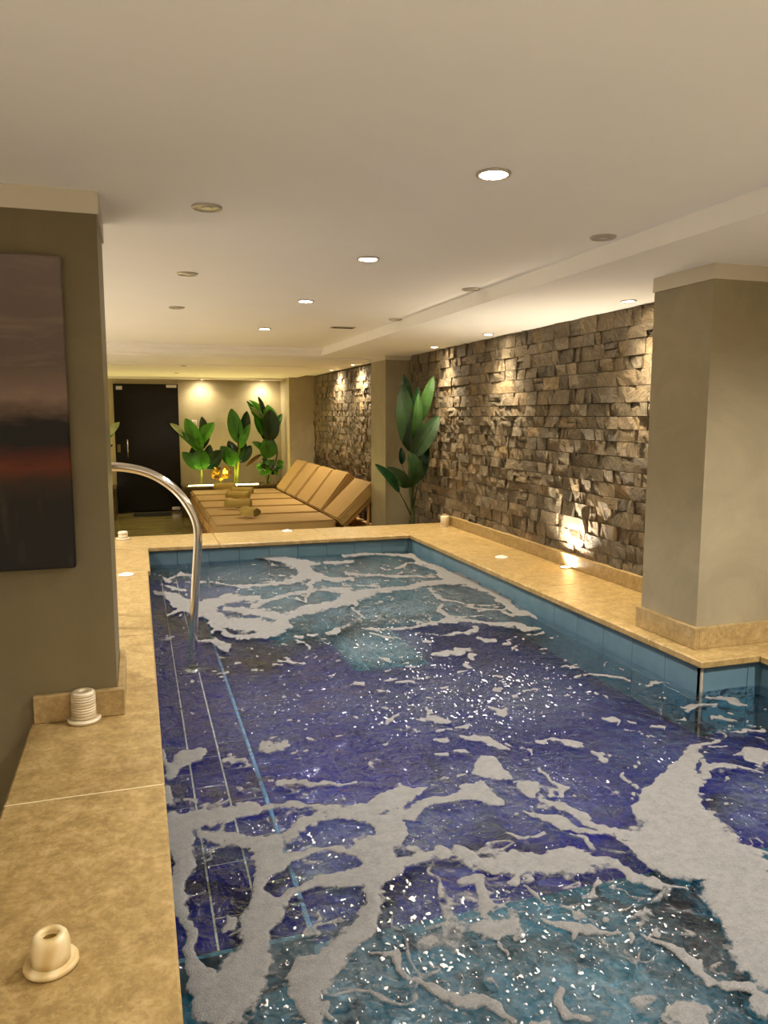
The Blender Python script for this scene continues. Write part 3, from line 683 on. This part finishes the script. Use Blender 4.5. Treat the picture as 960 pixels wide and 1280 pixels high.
# ------------------------------------------------------------------ ceiling lamps
def spot(name, loc, tgt, power, ang, blend, color, parent, rad=0.035):
    ld = bpy.data.lights.new(name, 'SPOT'); ld.energy = power; ld.spot_size = math.radians(ang); ld.spot_blend = blend; ld.color = color; ld.shadow_soft_size = rad
    lo = bpy.data.objects.new(name, ld); col.objects.link(lo)
    lo.rotation_euler = (Vector(tgt) - Vector(loc)).to_track_quat('-Z', 'Y').to_euler()
    lo.parent = parent; lo.location = Vector(loc) - Vector(ORG[parent.name])
    return lo
def downlight(x, y, z, lit, label, group, r=0.042, power=0, tgt=None, ang=120, blend=0.6, color=WARM, spotdz=0.012):
    e = empty('downlight', (x, y, z), label, 'ceiling light', group)
    MB().lathe((x, y, z), [(r, 0.0), (r * 1.28, 0.0), (r * 1.28, -0.003), (r * 1.18, -0.008), (r, -0.006)], 28, closed=True).build('trim_ring', M['ring'], e, smooth=True)
    MB().lathe((x, y, z), [(0.0005, -0.004), (r * .99, -0.004), (r * .99, -0.001), (0.0005, -0.001)], 24).build('lens', M['lens'] if lit else M['unlit'], e)
    if lit: spot('lamp', (x, y, z - spotdz), tgt or (x, y, 0), power, ang, blend, color, e)
    else: MB().lathe((x, y, z), [(0.0005, -0.0065), (r * .45, -0.0065), (r * .5, -0.004), (0.0005, -0.004)], 20).build('bulb', M['ring'], e)
    return e
LY = (2.22, 3.55, 4.95, 6.60); ORD = ('first', 'second', 'third', 'fourth')
for k, y in enumerate(LY):
    downlight(1.06, y, TRAY, True, 'lit round pool downlight, ' + ORD[3 - k] + ' of its row counted from the far ceiling beam', 'lit pool downlights', power=P_TRAY, ang=118, blend=0.85)
for k, (x, y) in enumerate(((0.265, 2.87), (0.28, 4.20), (0.29, 5.50))):
    downlight(x, y, TRAY, False, 'unlit round downlight on the handrail side, ' + ORD[k] + ' counted from the olive pier', 'unlit downlights on the handrail side')
for k, (x, y) in enumerate(((1.855, 2.84), (1.875, 4.20), (1.905, 5.66))):
    downlight(x, y, TRAY, False, 'unlit round downlight beside the soffit step, ' + ORD[2 - k] + ' counted from the far ceiling beam', 'unlit downlights beside the soffit step')
for k, (x, y) in enumerate(((2.69, 3.84), (2.70, 5.70), (2.71, 6.90))):
    downlight(x, y, SOFFIT, True, 'lit soffit downlight washing the poolside stone wall, ' + ('beside the pool corner column', 'between the other two', 'closest to the tall plant')[k], 'stone wall downlights', 0.035, P_SOFFIT, (x + .03, y, 0), 100, 1.0, WALLW)
for k, (x, y) in enumerate(((2.74, 9.90), (2.74, 11.05))):
    downlight(x, y, 2.32, True, 'lit downlight washing the far stone wall, ' + ('nearer to the far pillar', 'nearer to the plaster return')[k], 'far stone wall downlights', 0.032, P_FAR, (x - .1, y, 0), 150, 1.0, WALLW)
for k, (x, y) in enumerate(((1.07, 13.42), (2.09, 13.42))):
    downlight(x, y, 2.26, True, 'lit downlight grazing the plaster wall above the ' + ('plant beside the door', 'tall mixed-leaf plant')[k], 'planter wall downlights', 0.04, P_BACK, (x, y + .02, 0), 140, 0.8, WARMER)
# added lamps out of view, brightening the ceiling and the column front
for x, y, k in ((1.06, 0.75, .3), (-1.2, -1.2, 1.0), (1.06, -1.4, 1.3)):
    downlight(x, y, TRAY, True, 'added unseen downlight over the pool entrance area, brightening the ceiling', 'added entrance fill lamps', power=P_TRAY * k, ang=150, blend=0.8)
downlight(2.50, 1.35, SOFFIT, True, 'added unseen soffit downlight over the wide end of the pool, brightening the column', power=P_TRAY * 1.7, ang=160, blend=0.8, group=None)  # unseen lamp added to light the column front
for x, y in ((-1.3, 4.3), (-1.3, 5.9), (-1.3, 7.5)):
    downlight(x, y, TRAY, True, 'added unseen downlight in the bay behind the olive pier, brightening the ceiling', 'added bay fill lamps', power=P_TRAY * 1.3, ang=150, blend=0.8)  # unseen lamps added so their bounce lifts the ceiling
for k, (x, y) in enumerate(((0.6, 10.2), (0.6, 12.0))):
    downlight(x, y, 2.285, False, 'small unlit downlight in the low lounge ceiling, ' + ('closer to the pool', 'closer to the planter')[k], 'lounge ceiling downlights', 0.03)
# ceiling vent slot
v = empty('ceiling_vent', (1.66, 6.30, TRAY), 'narrow dark slot vent in the raised ceiling', 'vent')
MB().box(1.56, 1.76, 6.26, 6.34, TRAY - .006, TRAY, .001).build('frame', M['ring'], v)
for k in range(3): MB().box(1.575, 1.745, 6.272 + k * .02, 6.283 + k * .02, TRAY - .009, TRAY - .006).build('slot', M['darkgap'], v)
# uplight on the deck
u = empty('uplight', (2.805, 4.62, DECK), 'glaring small spotlight on the deck lighting the stone wall from below', 'spotlight')
MB().lathe((2.805, 4.62, DECK), [(.035, 0), (.038, 0), (.038, .008), (.030, .010)], 24, closed=True).build('housing', M['ring'], u, smooth=True)
MB().lathe((2.805, 4.62, DECK), [(.0005, .002), (.03, .002), (.03, .007), (.0005, .007)], 20).build('lens', M['lens_uplight'], u)
spot('lamp', (2.805, 4.62, DECK + .02), (2.87, 4.62, 0.85), P_UP, 125, 1.0, (1, .88, .68), u, 0.02)

# ------------------------------------------------------------------ door in the back wall
dr = struct(MB().box(-0.345, 0.69, BY - .03, BY, 0.03, 2.18).build('door_1', M['glass_dark']), 'dark smoked glass door in the back wall')
for a, nm in (((-0.30, -0.20, BY - .036, BY - .03, 2.08, 2.14), 'hinge_patch'), ((0.50, 0.67, BY - .036, BY - .03, 2.12, 2.17), 'hinge_patch'), ((0.53, 0.68, BY - .036, BY - .03, 0.05, 0.10), 'hinge_patch'), ((-0.315, -0.265, BY - .036, BY - .03, 1.05, 1.18), 'lock_plate')):
    MB().box(*a, .003).build(nm, M['steel'] if nm == 'hinge_patch' else M['planter_rim'], dr)
MB().tube([(-0.15, BY - .03, 0.98), (-0.15, BY - .07, 0.98)], .008).tube([(-0.15, BY - .03, 1.22), (-0.15, BY - .07, 1.22)], .008).tube([(-0.15, BY - .07, 0.95), (-0.15, BY - .07, 1.26)], .012).build('handle', M['steel'], dr, smooth=True)
mt = empty('door_mat', (0.2, BY - .25, 0), 'black ribbed mat on the floor in front of the glass door', 'mat')
MB().box(-0.10, 0.52, BY - .42, BY - .05, 0, .012, .003).build('base', M['black'], mt)
for k in range(14): MB().box(-0.08 + k * .0425, -0.06 + k * .0425, BY - .40, BY - .07, .012, .018).build('rib', M['black'], mt)

# ------------------------------------------------------------------ painting
pt = empty('canvas_painting', (-0.98, 2.79, 1.14), 'abstract dark sunset painting on canvas hung on the olive pier', 'painting')
MB().box(-0.98, -0.213, 2.752, 2.79, 1.14, 2.162, .004).build('canvas', M['painting'], pt)
MB().box(-0.975, -0.218, 2.782, 2.7895, 1.145, 2.157).build('stretcher_frame', M['wood'], pt)
# left skirting
struct(MB().box(DL + .012, -0.076, 2.766, 2.79, DECK, 0.697, .003).box(-0.10, -0.076, 2.79, 3.26, DECK, 0.697, .003).build('baseboard_left', M['base']), 'travertine skirting around the foot of the olive pier')

# ------------------------------------------------------------------ handrail
hy = 4.0
P = [at(x, y, 1, hy) for x, y in ((240.5, 836), (243, 760), (246, 700), (247.5, 672), (245, 652), (236, 633), (222, 615), (203, 600), (182, 590), (160, 585), (141, 583.5))]
e = P[-1]
P += [Vector((e.x - .07, hy, e.z - .005)), Vector((e.x - .13, hy, e.z - .05)), Vector((e.x - .155, hy, e.z - .13)), Vector((e.x - .16, hy, e.z - .3)), Vector((e.x - .16, hy, DECK))]
hr = empty('handrail', (P[0].x, hy, 0.33), 'curved polished steel handrail rising from the pool step', 'handrail')
MB().tube(crom(P, 6), 0.0215, 16).build('tube', M['steel'], hr, smooth=True)
for q in (P[0], P[-1]):
    z = 0.33 if q is P[0] else DECK
    MB().lathe((q.x, q.y, z), [(.024, 0), (.055, 0), (.055, .006), (.045, .012), (.030, .02), (.024, .02)], 28, closed=True).build('flange', M['steel'], hr, smooth=True)

# ------------------------------------------------------------------ candle holders and discs on the deck
c = at(62, 1222, 2, DECK); c = (c.x, c.y + .035, DECK)
h = empty('onyx_candle_holder', c, 'smooth bell-shaped onyx candle holder with round hole on the deck', 'candle holder')
MB().lathe(c, [(.004, .0), (.046, .0), (.0505, .004), (.0505, .010), (.046, .013), (.004, .013)], 32).build('base', M['onyx'], h, smooth=True)
MB().lathe(c, [(.036, .013), (.0365, .03), (.035, .05), (.032, .06), (.027, .066), (.0175, .067), (.0160, .06), (.0155, .052), (.001, .051), (.001, .02)], 32).build('body', M['onyx'], h, smooth=True)
MB().lathe(c, [(.0005, .0515), (.0152, .0515), (.0152, .0545), (.0005, .0545)], 20).build('hole_shade_disc', M['cup'], h)  # disc that darkens the hole, shade put into its colour
c = at(105, 903, 2, DECK); c = (c.x, c.y + .015, DECK)
h = empty('ribbed_candle_holder', c, 'tall ribbed white cylinder candle holder beside the pier skirting', 'candle holder')
MB().lathe(c, [(.004, 0), (.050, 0), (.056, .004), (.056, .011), (.050, .014), (.004, .014)], 32).build('base', M['ribbed'], h, smooth=True)
prof = [(.036, .014)]
for k in range(9):
    z = .016 + k * .0098; prof += [(.0375, z), (.041, z + .0025), (.041, z + .0065), (.0375, z + .009)]
prof += [(.036, .106), (.030, .109), (.014, .109), (.013, .10), (.001, .098), (.001, .08)]
MB().lathe(c, prof, 32).build('body', M['ribbed'], h, smooth=True)
c = at(154, 674, 2, DECK); c = (c.x, c.y + .0, DECK)
h = empty('alabaster_candle_holder', c, 'squat white two-tier candle holder at the far deck corner', 'candle holder')
MB().lathe(c, [(.002, 0), (.055, 0), (.062, .004), (.055, .010), (.002, .010)], 24).build('base', M['ribbed'], h, smooth=True)
MB().lathe(c, [(.036, .01), (.040, .014), (.040, .034), (.036, .037), (.036, .040), (.040, .043), (.040, .062), (.033, .068), (.014, .068), (.013, .05), (.001, .05)], 24).build('body', M['ribbed'], h, smooth=True)
c = at(556.5, 658, 2, DECK); c = (2.775, c.y, DECK)
h = empty('fluted_candle_holder', c, 'pale upright cylinder candle holder at the end of the stone wall skirting', 'candle holder')
MB().lathe(c, [(.002, 0), (.040, 0), (.042, .003), (.042, .012), (.002, .012)], 24).build('base', M['ribbed'], h, smooth=True)
MB().lathe(c, [(.037, .012), (.040, .015), (.040, .095), (.036, .10), (.016, .10), (.015, .08), (.001, .08)], 24).build('body', M['ribbed'], h, smooth=True)
for (x, y, lab) in ((158, 719, 'flat white disc lying on the deck beside the handrail'), (627, 697, 'flat white disc lying on the deck beside the stone wall'), (359, 664, 'flat white disc lying on the far deck in front of the loungers')):
    c = at(x, y, 2, DECK); h = empty('deck_disc', c, lab, 'deck disc', 'flat deck discs')
    MB().lathe(c, [(.002, 0), (.05, 0), (.05, .005), (.042, .009), (.002, .010)], 24).build('plate', M['white'], h, smooth=True)
    MB().lathe(c, [(.002, .0095), (.022, .0095), (.020, .016), (.002, .017)], 20).build('cap', M['white'], h, smooth=True)

# ------------------------------------------------------------------ sun loungers
def make_lounger(ang, label, W=0.745):
    root = empty('sun_lounger', (0, 0, 0), label, 'sun lounger', 'row of sun loungers')
    for y in (0.03, W - .07): MB().box(0.02, 1.98, y, y + .04, .25, .32, .004).build('side_rail', M['wood'], root)
    MB().box(0.0, 0.03, 0.03, W - .03, .22, .335, .004).build('foot_panel', M['wood'], root)
    for x in (0.06, 1.82):
        for y in (0.02, W - .08): MB().box(x, x + .06, y, y + .06, 0, .25, .004).build('leg', M['wood'], root)
    for k in range(5): MB().box(1.47 + k * .105, 1.53 + k * .105, .035, W - .035, .30, .325, .002).build('slat', M['wood'], root)
    sm_ = MB().box(.0, 1.385, 0, W, .338, .452, .022).build('seat_mattress', M['mattress'], root, smooth=False)
    MB().tube([(.012, .004, .44), (1.375, .004, .44)], .005, 6).build('piping', M['piping'], sm_)
    ca, sa = math.cos(ang), math.sin(ang)
    def tr(mb):   # rotate a backrest built along +x about the hinge line
        mb.v = [(1.385 + x * ca - (z - .452) * sa, y, .452 + x * sa + (z - .452) * ca) for x, y, z in mb.v]; return mb
    tr(MB().box(0.006, .62, 0, W, .325, .452, .02)).build('back_mattress', M['mattress'], root)
    for y in (.05, W - .09): tr(MB().box(0.02, .62, y, y + .04, .285, .325, .004)).build('back_rail', M['wood'], root)
    for k in range(4): tr(MB().box(0.10 + k * .15, .155 + k * .15, .09, W - .09, .30, .325)).build('back_slat', M['wood'], root)
    hx, hz_ = 1.385 + .44 * ca + .16 * sa, .452 + .44 * sa - .16 * ca
    for y in (.075, W - .11): MB().tube([(hx, y + .02, hz_), (1.80, y + .02, .325)], .016, 8).build('prop', M['wood'], root)
    MB().box(1.77, 1.83, .05, W - .05, .325, .355, .003).build('prop_bar', M['wood'], root)
    return root
LO = [(8.62, 44, 'sand cushioned sun lounger standing next to the pool deck, backrest lowest of the row'), (9.46, 52, 'sand cushioned sun lounger, second in the row counted from the pool'),
      (10.31, 51, 'sand cushioned sun lounger in the middle of the row of five'), (11.17, 51, 'sand cushioned sun lounger, second in the row counted from the planter'), (12.03, 52, 'sand cushioned sun lounger standing next to the planter')]
for y, a, lab in LO:
    o = make_lounger(math.radians(a), lab); o.location = (0.79, y, 0)
def towel(px, py, yaw, L, r, label):
    p = at(px, py, 2, 0.452); o = None
    sp = []; N = 40; th = .0105
    for k in range(N + 1):
        t = k / N; an = t * 2 * math.pi * 2.6; rad = .010 + (r - .010) * t; sp.append((an, rad))
    mb = MB(); vs = []; n = len(sp); NL = 6
    ca, sa = math.cos(yaw), math.sin(yaw)
    for j in range(NL + 1):
        u = -L / 2 + L * j / NL; wob = 1 + .07 * math.sin(j * 2.1 + px); pinch = 1 - .08 * (abs(j - NL / 2) / (NL / 2)) ** 3
        for rr in (0, 1):
            for an, rad in sp:
                q = (rad - rr * th * .8) * wob * pinch * (1 + .06 * math.sin(3 * an + j * 1.3 + py) + .04 * math.sin(5 * an - j)); yy = q * math.cos(an) * 1.12; zz = r * 1.0 + q * math.sin(an)
                vs.append((p.x + u * ca - yy * sa, p.y + u * sa + yy * ca, .4535 + max(zz, 0.0)))
    st = 2 * n; fs = []
    for j in range(NL):
        for k in range(n - 1):
            for rr in (0, 1):
                q = j * st + rr * n + k; f = (q, q + 1, q + st + 1, q + st); fs.append(f if rr == 0 else f[::-1])
        for k in (0, n - 1): fs.append((j * st + k, (j + 1) * st + k, (j + 1) * st + n + k, j * st + n + k))
    for j in (0, NL):
        for k in range(n - 1): q = j * st + k; fs.append((q, q + n, q + n + 1, q + 1))
    o = mb.add(vs, fs).build('rolled_towel', M['towel'], origin=(p.x, p.y, .4535), smooth=True)
    return tag(o, label, 'towel', 'rolled towels on the loungers')
towel(313, 647, math.radians(-58), .26, .068, 'olive rolled towel on the lounger next to the pool deck')
towel(298, 636.5, math.radians(-24), .34, .068, 'olive rolled towel on the second lounger from the pool')
towel(298, 625, math.radians(-30), .34, .068, 'olive rolled towel on the middle lounger')
towel(303, 618.5, math.radians(-26), .34, .064, 'olive rolled towel on the second lounger from the planter')
towel(281, 613.5, math.radians(-20), .34, .068, 'olive rolled towel on the lounger next to the planter')

# ------------------------------------------------------------------ planters, led strips, plants
def planter(x0, x1, y0, y1, label):
    o = empty('planter', ((x0 + x1) / 2, (y0 + y1) / 2, 0), label, 'planter')
    MB().box(x0, x1, y0, y0 + .05, 0, .46, .003).build('front_panel', M['planter'], o)
    MB().box(x0, x0 + .05, y0 + .05, y1, 0, .46, .003).build('side_panel', M['planter'], o)
    MB().box(x1 - .05, x1, y0 + .05, y1, 0, .46, .003).build('side_panel', M['planter'], o)
    MB().box(x0 - .01, x1 + .01, y0 - .01, y0 + .07, .46, .50, .003).box(x0 - .01, x0 + .06, y0 + .07, y1, .46, .50, .003).box(x1 - .06, x1 + .01, y0 + .07, y1, .46, .50, .003).build('rim', M['planter_rim'], o)
    k = 22; vs = []
    for j in range(7):
        for i in range(k): vs.append((x0 + .05 + (x1 - x0 - .1) * i / (k - 1), y0 + .05 + (y1 - y0 - .06) * j / 6, .45 + rng.uniform(0, .035)))
    MB().add(vs, [(j * k + i, j * k + i + 1, (j + 1) * k + i + 1, (j + 1) * k + i) for j in range(6) for i in range(k - 1)]).build('soil', M['soil'], o)
    pb_ = MB()
    for q in range(90):
        cx, cy, r_ = rng.uniform(x0 + .08, x1 - .08), rng.uniform(y0 + .09, y1 - .05), rng.uniform(.012, .03)
        pb_.lathe((cx, cy, .478), [(.001, -.01), (r_ * .8, 0), (r_, r_ * .4), (r_ * .6, r_ * .8), (.001, r_ * .9)], 7)
    pb_.build('pebbles', M['soil'], o)['kind'] = 'stuff'
    return o
planter(0.69, 2.425, 12.92, BY - .005, 'long dark stone planter under the plaster wall behind the loungers')
planter(-1.5, -0.36, 12.92, BY - .005, 'dark stone planter on the handle side of the glass door')
def led(x0, x1, y, label, power):
    o = empty('led_strip', ((x0 + x1) / 2, y, .47), label, 'led strip', 'led strips in the planters')
    MB().box(x0, x1, y - .012, y + .012, .480, .500).build('channel', M['white'], o)
    MB().box(x0 + .01, x1 - .01, y - .008, y + .008, .500, .512).build('diffuser', M['led'], o)
    ld = bpy.data.lights.new('led_light', 'AREA'); ld.shape = 'RECTANGLE'; ld.size = x1 - x0; ld.size_y = .03; ld.energy = power; ld.color = (1.0, .80, .28)
    lo = bpy.data.objects.new('led_light', ld); col.objects.link(lo); lo.rotation_euler = (math.pi + .5, 0, 0); lo.parent = o; lo.location = (0, 0, .046)
led(0.78, 1.95, 13.05, 'glowing yellow led strip lying in the long planter', 9)
led(-1.4, -0.45, 13.02, 'glowing yellow led strip in the planter beside the glass door', 6)

def leaf_mesh(b, t, w_, out, fold=.25, petiole=None, n=9):
    """blade from b to t; out = direction the upper face looks; broad in the middle"""
    b, t = Vector(b), Vector(t); ax = t - b; L = ax.length; d = ax.normalized()
    nrm = Vector(out); nrm = (nrm - d * nrm.dot(d)).normalized(); sd = d.cross(nrm)
    vs = []; fs = []; C = (-1, -.55, 0, .55, 1)
    for i in range(n + 1):
        u = i / n; pr = max(.02, math.sin(math.pi * min(1, u ** .9 * .97 + .02)) ** .6)
        cpos = b + ax * u + nrm * (math.sin(u * math.pi) * L * .06 - u * u * L * .05)
        for c_ in C: vs.append(cpos + sd * (c_ * w_ / 2 * pr) + nrm * (abs(c_) * w_ * fold * pr + math.sin(u * 17 + c_ * 3) * w_ * .02))
    k = len(C); fs = [(i * k + j, i * k + j + 1, (i + 1) * k + j + 1, (i + 1) * k + j) for i in range(n) for j in range(k - 1)]
    mb = MB().add(vs, fs)
    # midrib
    mb.tube([b + ax * u + nrm * (math.sin(u * math.pi) * L * .06 - u * u * L * .05 + w_ * .012) for u in (0, .25, .5, .75, .95)], [w_ * .03, w_ * .026, w_ * .02, w_ * .014, w_ * .006], 5)
    if petiole is not None:
        p = Vector(petiole); mb.tube([p, p.lerp(b, .5) + Vector((0, 0, .01)), b], [w_ * .05, w_ * .045, w_ * .035], 6)
    return mb
def plant(name, label, base, Y, leaves, stems, cat='plant', ground=0.45):
    o = empty(name, base, label, cat)
    for pts, r, mk in stems:
        MB().tube(crom([p if len(p) == 3 else at(p[0], p[1], 1, Y) for p in pts], 5), r, 8).build('stem', M[mk], o, smooth=True)
    pr = random.Random(len(leaves) * 7 + int(Y * 10))
    for lf in leaves:
        bx, by, tx, ty, wpx, mk = lf[:6]; dyb, dyt = (lf[6], lf[7]) if len(lf) > 6 else (pr.uniform(-.04, .02), pr.uniform(-.10, .03))
        b = at(bx, by, 1, Y + dyb); t = at(tx, ty, 1, Y + dyt)
        wm = wpx * Y / F * 1.3
        pet = at(lf[8][0], lf[8][1], 1, Y) if len(lf) > 8 else None
        out = Vector((pr.uniform(-.5, .5), -1, pr.uniform(.1, .6)))
        ob = leaf_mesh(b, t, wm, out, pr.uniform(.12, .3), pet).build('leaf', M[mk], o, smooth=True)
        ob['category_hint'] = 0; del ob['category_hint']
    return o
PY = 13.22
b1 = at(252, 607, 1, PY)
plant('paddle_leaf_plant', 'bright paddle-leaf plant in the planter right beside the glass door', (b1.x, PY, .45), PY, [
    (251, 565, 232, 523, 14, 'leaf_bright'), (252, 562, 253, 521, 12, 'leaf_dark', .05, .05), (250, 554, 267, 528, 13, 'leaf_bright', -.03, -.06), (250, 562, 222, 539, 8, 'leaf', -.03, -.08), (231, 545, 213, 529, 6, 'leaf_silver', -.05, -.1),
    (246, 586, 228, 565, 12, 'leaf'), (250, 585, 242, 557, 14, 'leaf_dark', .04, .05), (254, 584, 263, 556, 11, 'leaf_dark', .04, .04), (258, 585, 276, 563, 14, 'leaf_dark', -.02, -.05), (251, 587, 252, 562, 20, 'leaf', -.04, -.06)],
    [([(b1.x, PY, .44), (252, 590), (252, 570), (251, 556)], [.022, .02, .016, .012] and .018, 'stem')])
b2 = at(296, 604, 1, PY)
plant('paddle_leaf_plant', 'green paddle-leaf plant on a thick stem in the middle of the long planter', (b2.x, PY, .45), PY, [
    (299, 554, 289, 511, 14, 'leaf'), (300, 553, 309, 514, 11, 'leaf_dark', .03, .04), (301, 560, 312, 530, 8, 'leaf_bright', -.03, -.05), (294, 581, 276, 558, 14, 'leaf'), (294, 578, 286, 551, 12, 'leaf_dark', .04, .04),
    (300, 578, 314, 557, 10, 'leaf_dark'), (291, 583, 285, 560, 14, 'leaf', -.03, -.06), (303, 570, 301, 545, 9, 'leaf_dark', .05, .05)],
    [([(b2.x, PY, .44), (297, 585), (299, 565), (300, 550)], .024, 'stem'), ([(b2.x - .04, PY, .44), (294, 590), (293, 580)], .014, 'stem')])
b3 = at(334, 606, 1, PY)
plant('climbing_leaf_plant', 'tall mixed-leaf plant with a black curved stem in the planter corner', (b3.x, PY, .45), PY, [
    (334, 550, 310, 501, 11, 'leaf'), (331, 522, 323, 495, 5, 'leaf_dark', -.03, -.03), (329, 520, 312, 500, 7, 'leaf_bright', -.03, -.05), (330, 524, 311, 508, 6, 'leaf_silver', -.04, -.06), (331, 527, 314, 515, 5, 'leaf_bright', -.04, -.06),
    (333, 536, 326, 508, 9, 'leaf_bright', -.02, -.03), (336, 540, 335, 506, 16, 'leaf_bright', 0, 0), (337, 552, 338, 512, 17, 'leaf_dark', -.06, -.10), (340, 546, 352, 517, 9, 'leaf', -.02, -.02),
    (334, 573, 334, 547, 18, 'leaf', -.05, -.08), (333, 566, 316, 552, 8, 'leaf'), (327, 568, 307, 583, 4, 'leaf_brown', -.03, -.06), (336, 552, 328, 530, 9, 'leaf_dark', .04, .05), (329, 545, 318, 520, 6, 'leaf', .03, .03)],
    [([(b3.x, PY, .44), (337, 590), (345, 575), (346, 560), (340, 546), (335, 530)], .014, 'stem_dark'), ([(b3.x, PY, .5), (333, 590), (333, 570)], .012, 'stem')])
bs = at(338, 604, 1, PY - .05); lv = []
for k in range(16):
    a = rng.uniform(0, 2 * math.pi); rr = rng.uniform(3, 13); cx, cy = 337 + rr * math.cos(a) * 1.1, 585 + rr * math.sin(a) * .9
    lv.append((cx - 3 * math.cos(a), cy - 3 * math.sin(a), cx + 5 * math.cos(a), cy + 4 * math.sin(a) - 1, rng.uniform(5, 8), rng.choice(('leaf', 'leaf_bright', 'leaf_dark', 'leaf_dark')), rng.uniform(-.1, 0), rng.uniform(-.14, 0), (337, 592)))
plant('round_leaf_shrub', 'small round-leaved shrub low in the corner of the long planter', (bs.x, PY - .05, .45), PY - .05, lv, [([(bs.x, PY - .05, .44), (338, 598), (337, 590)], .01, 'stem')])
bq = at(277, 606, 1, PY - .08); lv = []
for k in range(16):
    a = rng.uniform(-.2, math.pi + .2); cx, cy = 276 + rng.uniform(-8, 8), 597 - rng.uniform(0, 8)
    lv.append((cx, cy, cx + 9 * math.cos(a), cy - 9 * math.sin(a) * .8, rng.uniform(3, 6), rng.choice(('leaf_yellow', 'leaf_yellow', 'leaf_brown')), rng.uniform(-.06, .06), rng.uniform(-.1, .06), (276, 603)))
plant('yellow_croton', 'low yellow and brown leaved plant between the two paddle-leaf plants', (bq.x, PY - .08, .45), PY - .08, lv, [([(bq.x, PY - .08, .44), (276, 600)], .01, 'stem')])
bl = at(128, 606, 1, PY)
plant('paddle_leaf_plant', 'small pale-leaved plant in the planter on the handle side of the door', (bl.x, PY, .45), PY, [
    (131, 545, 149, 528, 7, 'leaf_silver', -.04, -.1), (129, 550, 143, 537, 7, 'leaf_bright', -.03, -.06), (130, 562, 141, 556, 3, 'leaf_dark', -.03, -.06), (128, 545, 122, 515, 12, 'leaf'), (127, 550, 110, 525, 12, 'leaf'), (129, 520, 137, 511, 4, 'leaf_yellow')],
    [([(bl.x, PY, .44), (128, 580), (128, 545)], .016, 'stem')])
# tall plant beside the far pillar, in a pot on the floor behind the deck
TY = 7.22
def z6(x, y): return 460 + x / 6.1, 450 + y / 6.1
def L6(bx, by, tx, ty, wd, mk, d0, d1, pet=None):
    a = z6(bx, by); b = z6(tx, ty); r = (a[0], a[1], b[0], b[1], wd / 6.1, mk, d0, d1)
    return r + (z6(*pet),) if pet else r
bt = at(516, 656, 1, TY)
tp = plant('tall_banana_plant', 'tall dark green banana-leaf plant between the far pillar and the stone wall', (bt.x, TY, 0.0), TY, [
    L6(320, 340, 270, 110, 62, 'leaf_dark', .10, .12, (330, 800)), L6(318, 690, 262, 185, 120, 'leaf_tall', .02, .0, (335, 1000)), L6(350, 625, 388, 258, 62, 'leaf_mid', -.06, -.10, (340, 900)),
    L6(385, 490, 500, 122, 72, 'leaf_mid', -.04, -.12, (345, 900)), L6(345, 740, 540, 425, 115, 'leaf_tall', -.05, -.16, (345, 1000)), L6(330, 970, 325, 700, 135, 'leaf_tall', -.10, -.14, (340, 1150)),
    L6(315, 965, 150, 820, 90, 'leaf_tall', -.05, -.06, (335, 1150)), L6(237, 1005, 64, 793, 70, 'leaf_dark', -.12, -.2, (325, 1180)), L6(258, 795, 255, 668, 42, 'leaf_dark', .06, .06, (325, 1000)),
    L6(385, 920, 450, 640, 80, 'leaf_dark', -.02, -.06, (350, 1100)), L6(340, 420, 385, 200, 50, 'leaf_dark', .04, .02, (340, 800))],
    [([(bt.x, TY, .2), z6(345, 1250), z6(338, 1150), z6(335, 950), z6(335, 800)], .022, 'stem_dark')])
MB().lathe((bt.x, TY, 0), [(.005, 0), (.11, 0), (.14, .22), (.145, .26), (.13, .26), (.125, .22), (.005, .22)], 28).build('pot', M['pot'], tp, smooth=True)
# sockets on the back wall
for x, y, lab in ((243, 528, 'small white socket plate behind the plant beside the door'), (308, 530, 'small white socket plate behind the thick-stemmed plant')):
    p = at(x, y, 1, BY); o = empty('wall_socket', p, lab, 'socket')
    MB().box(p.x - .04, p.x + .04, BY - .01, BY, p.z - .04, p.z + .04, .003).build('plate', M['white'], o)
    MB().lathe((p.x, BY - .012, p.z), [(.0005, 0), (.02, 0), (.02, .001), (.0005, .001)], 16).build('cup', M['ring'], o)
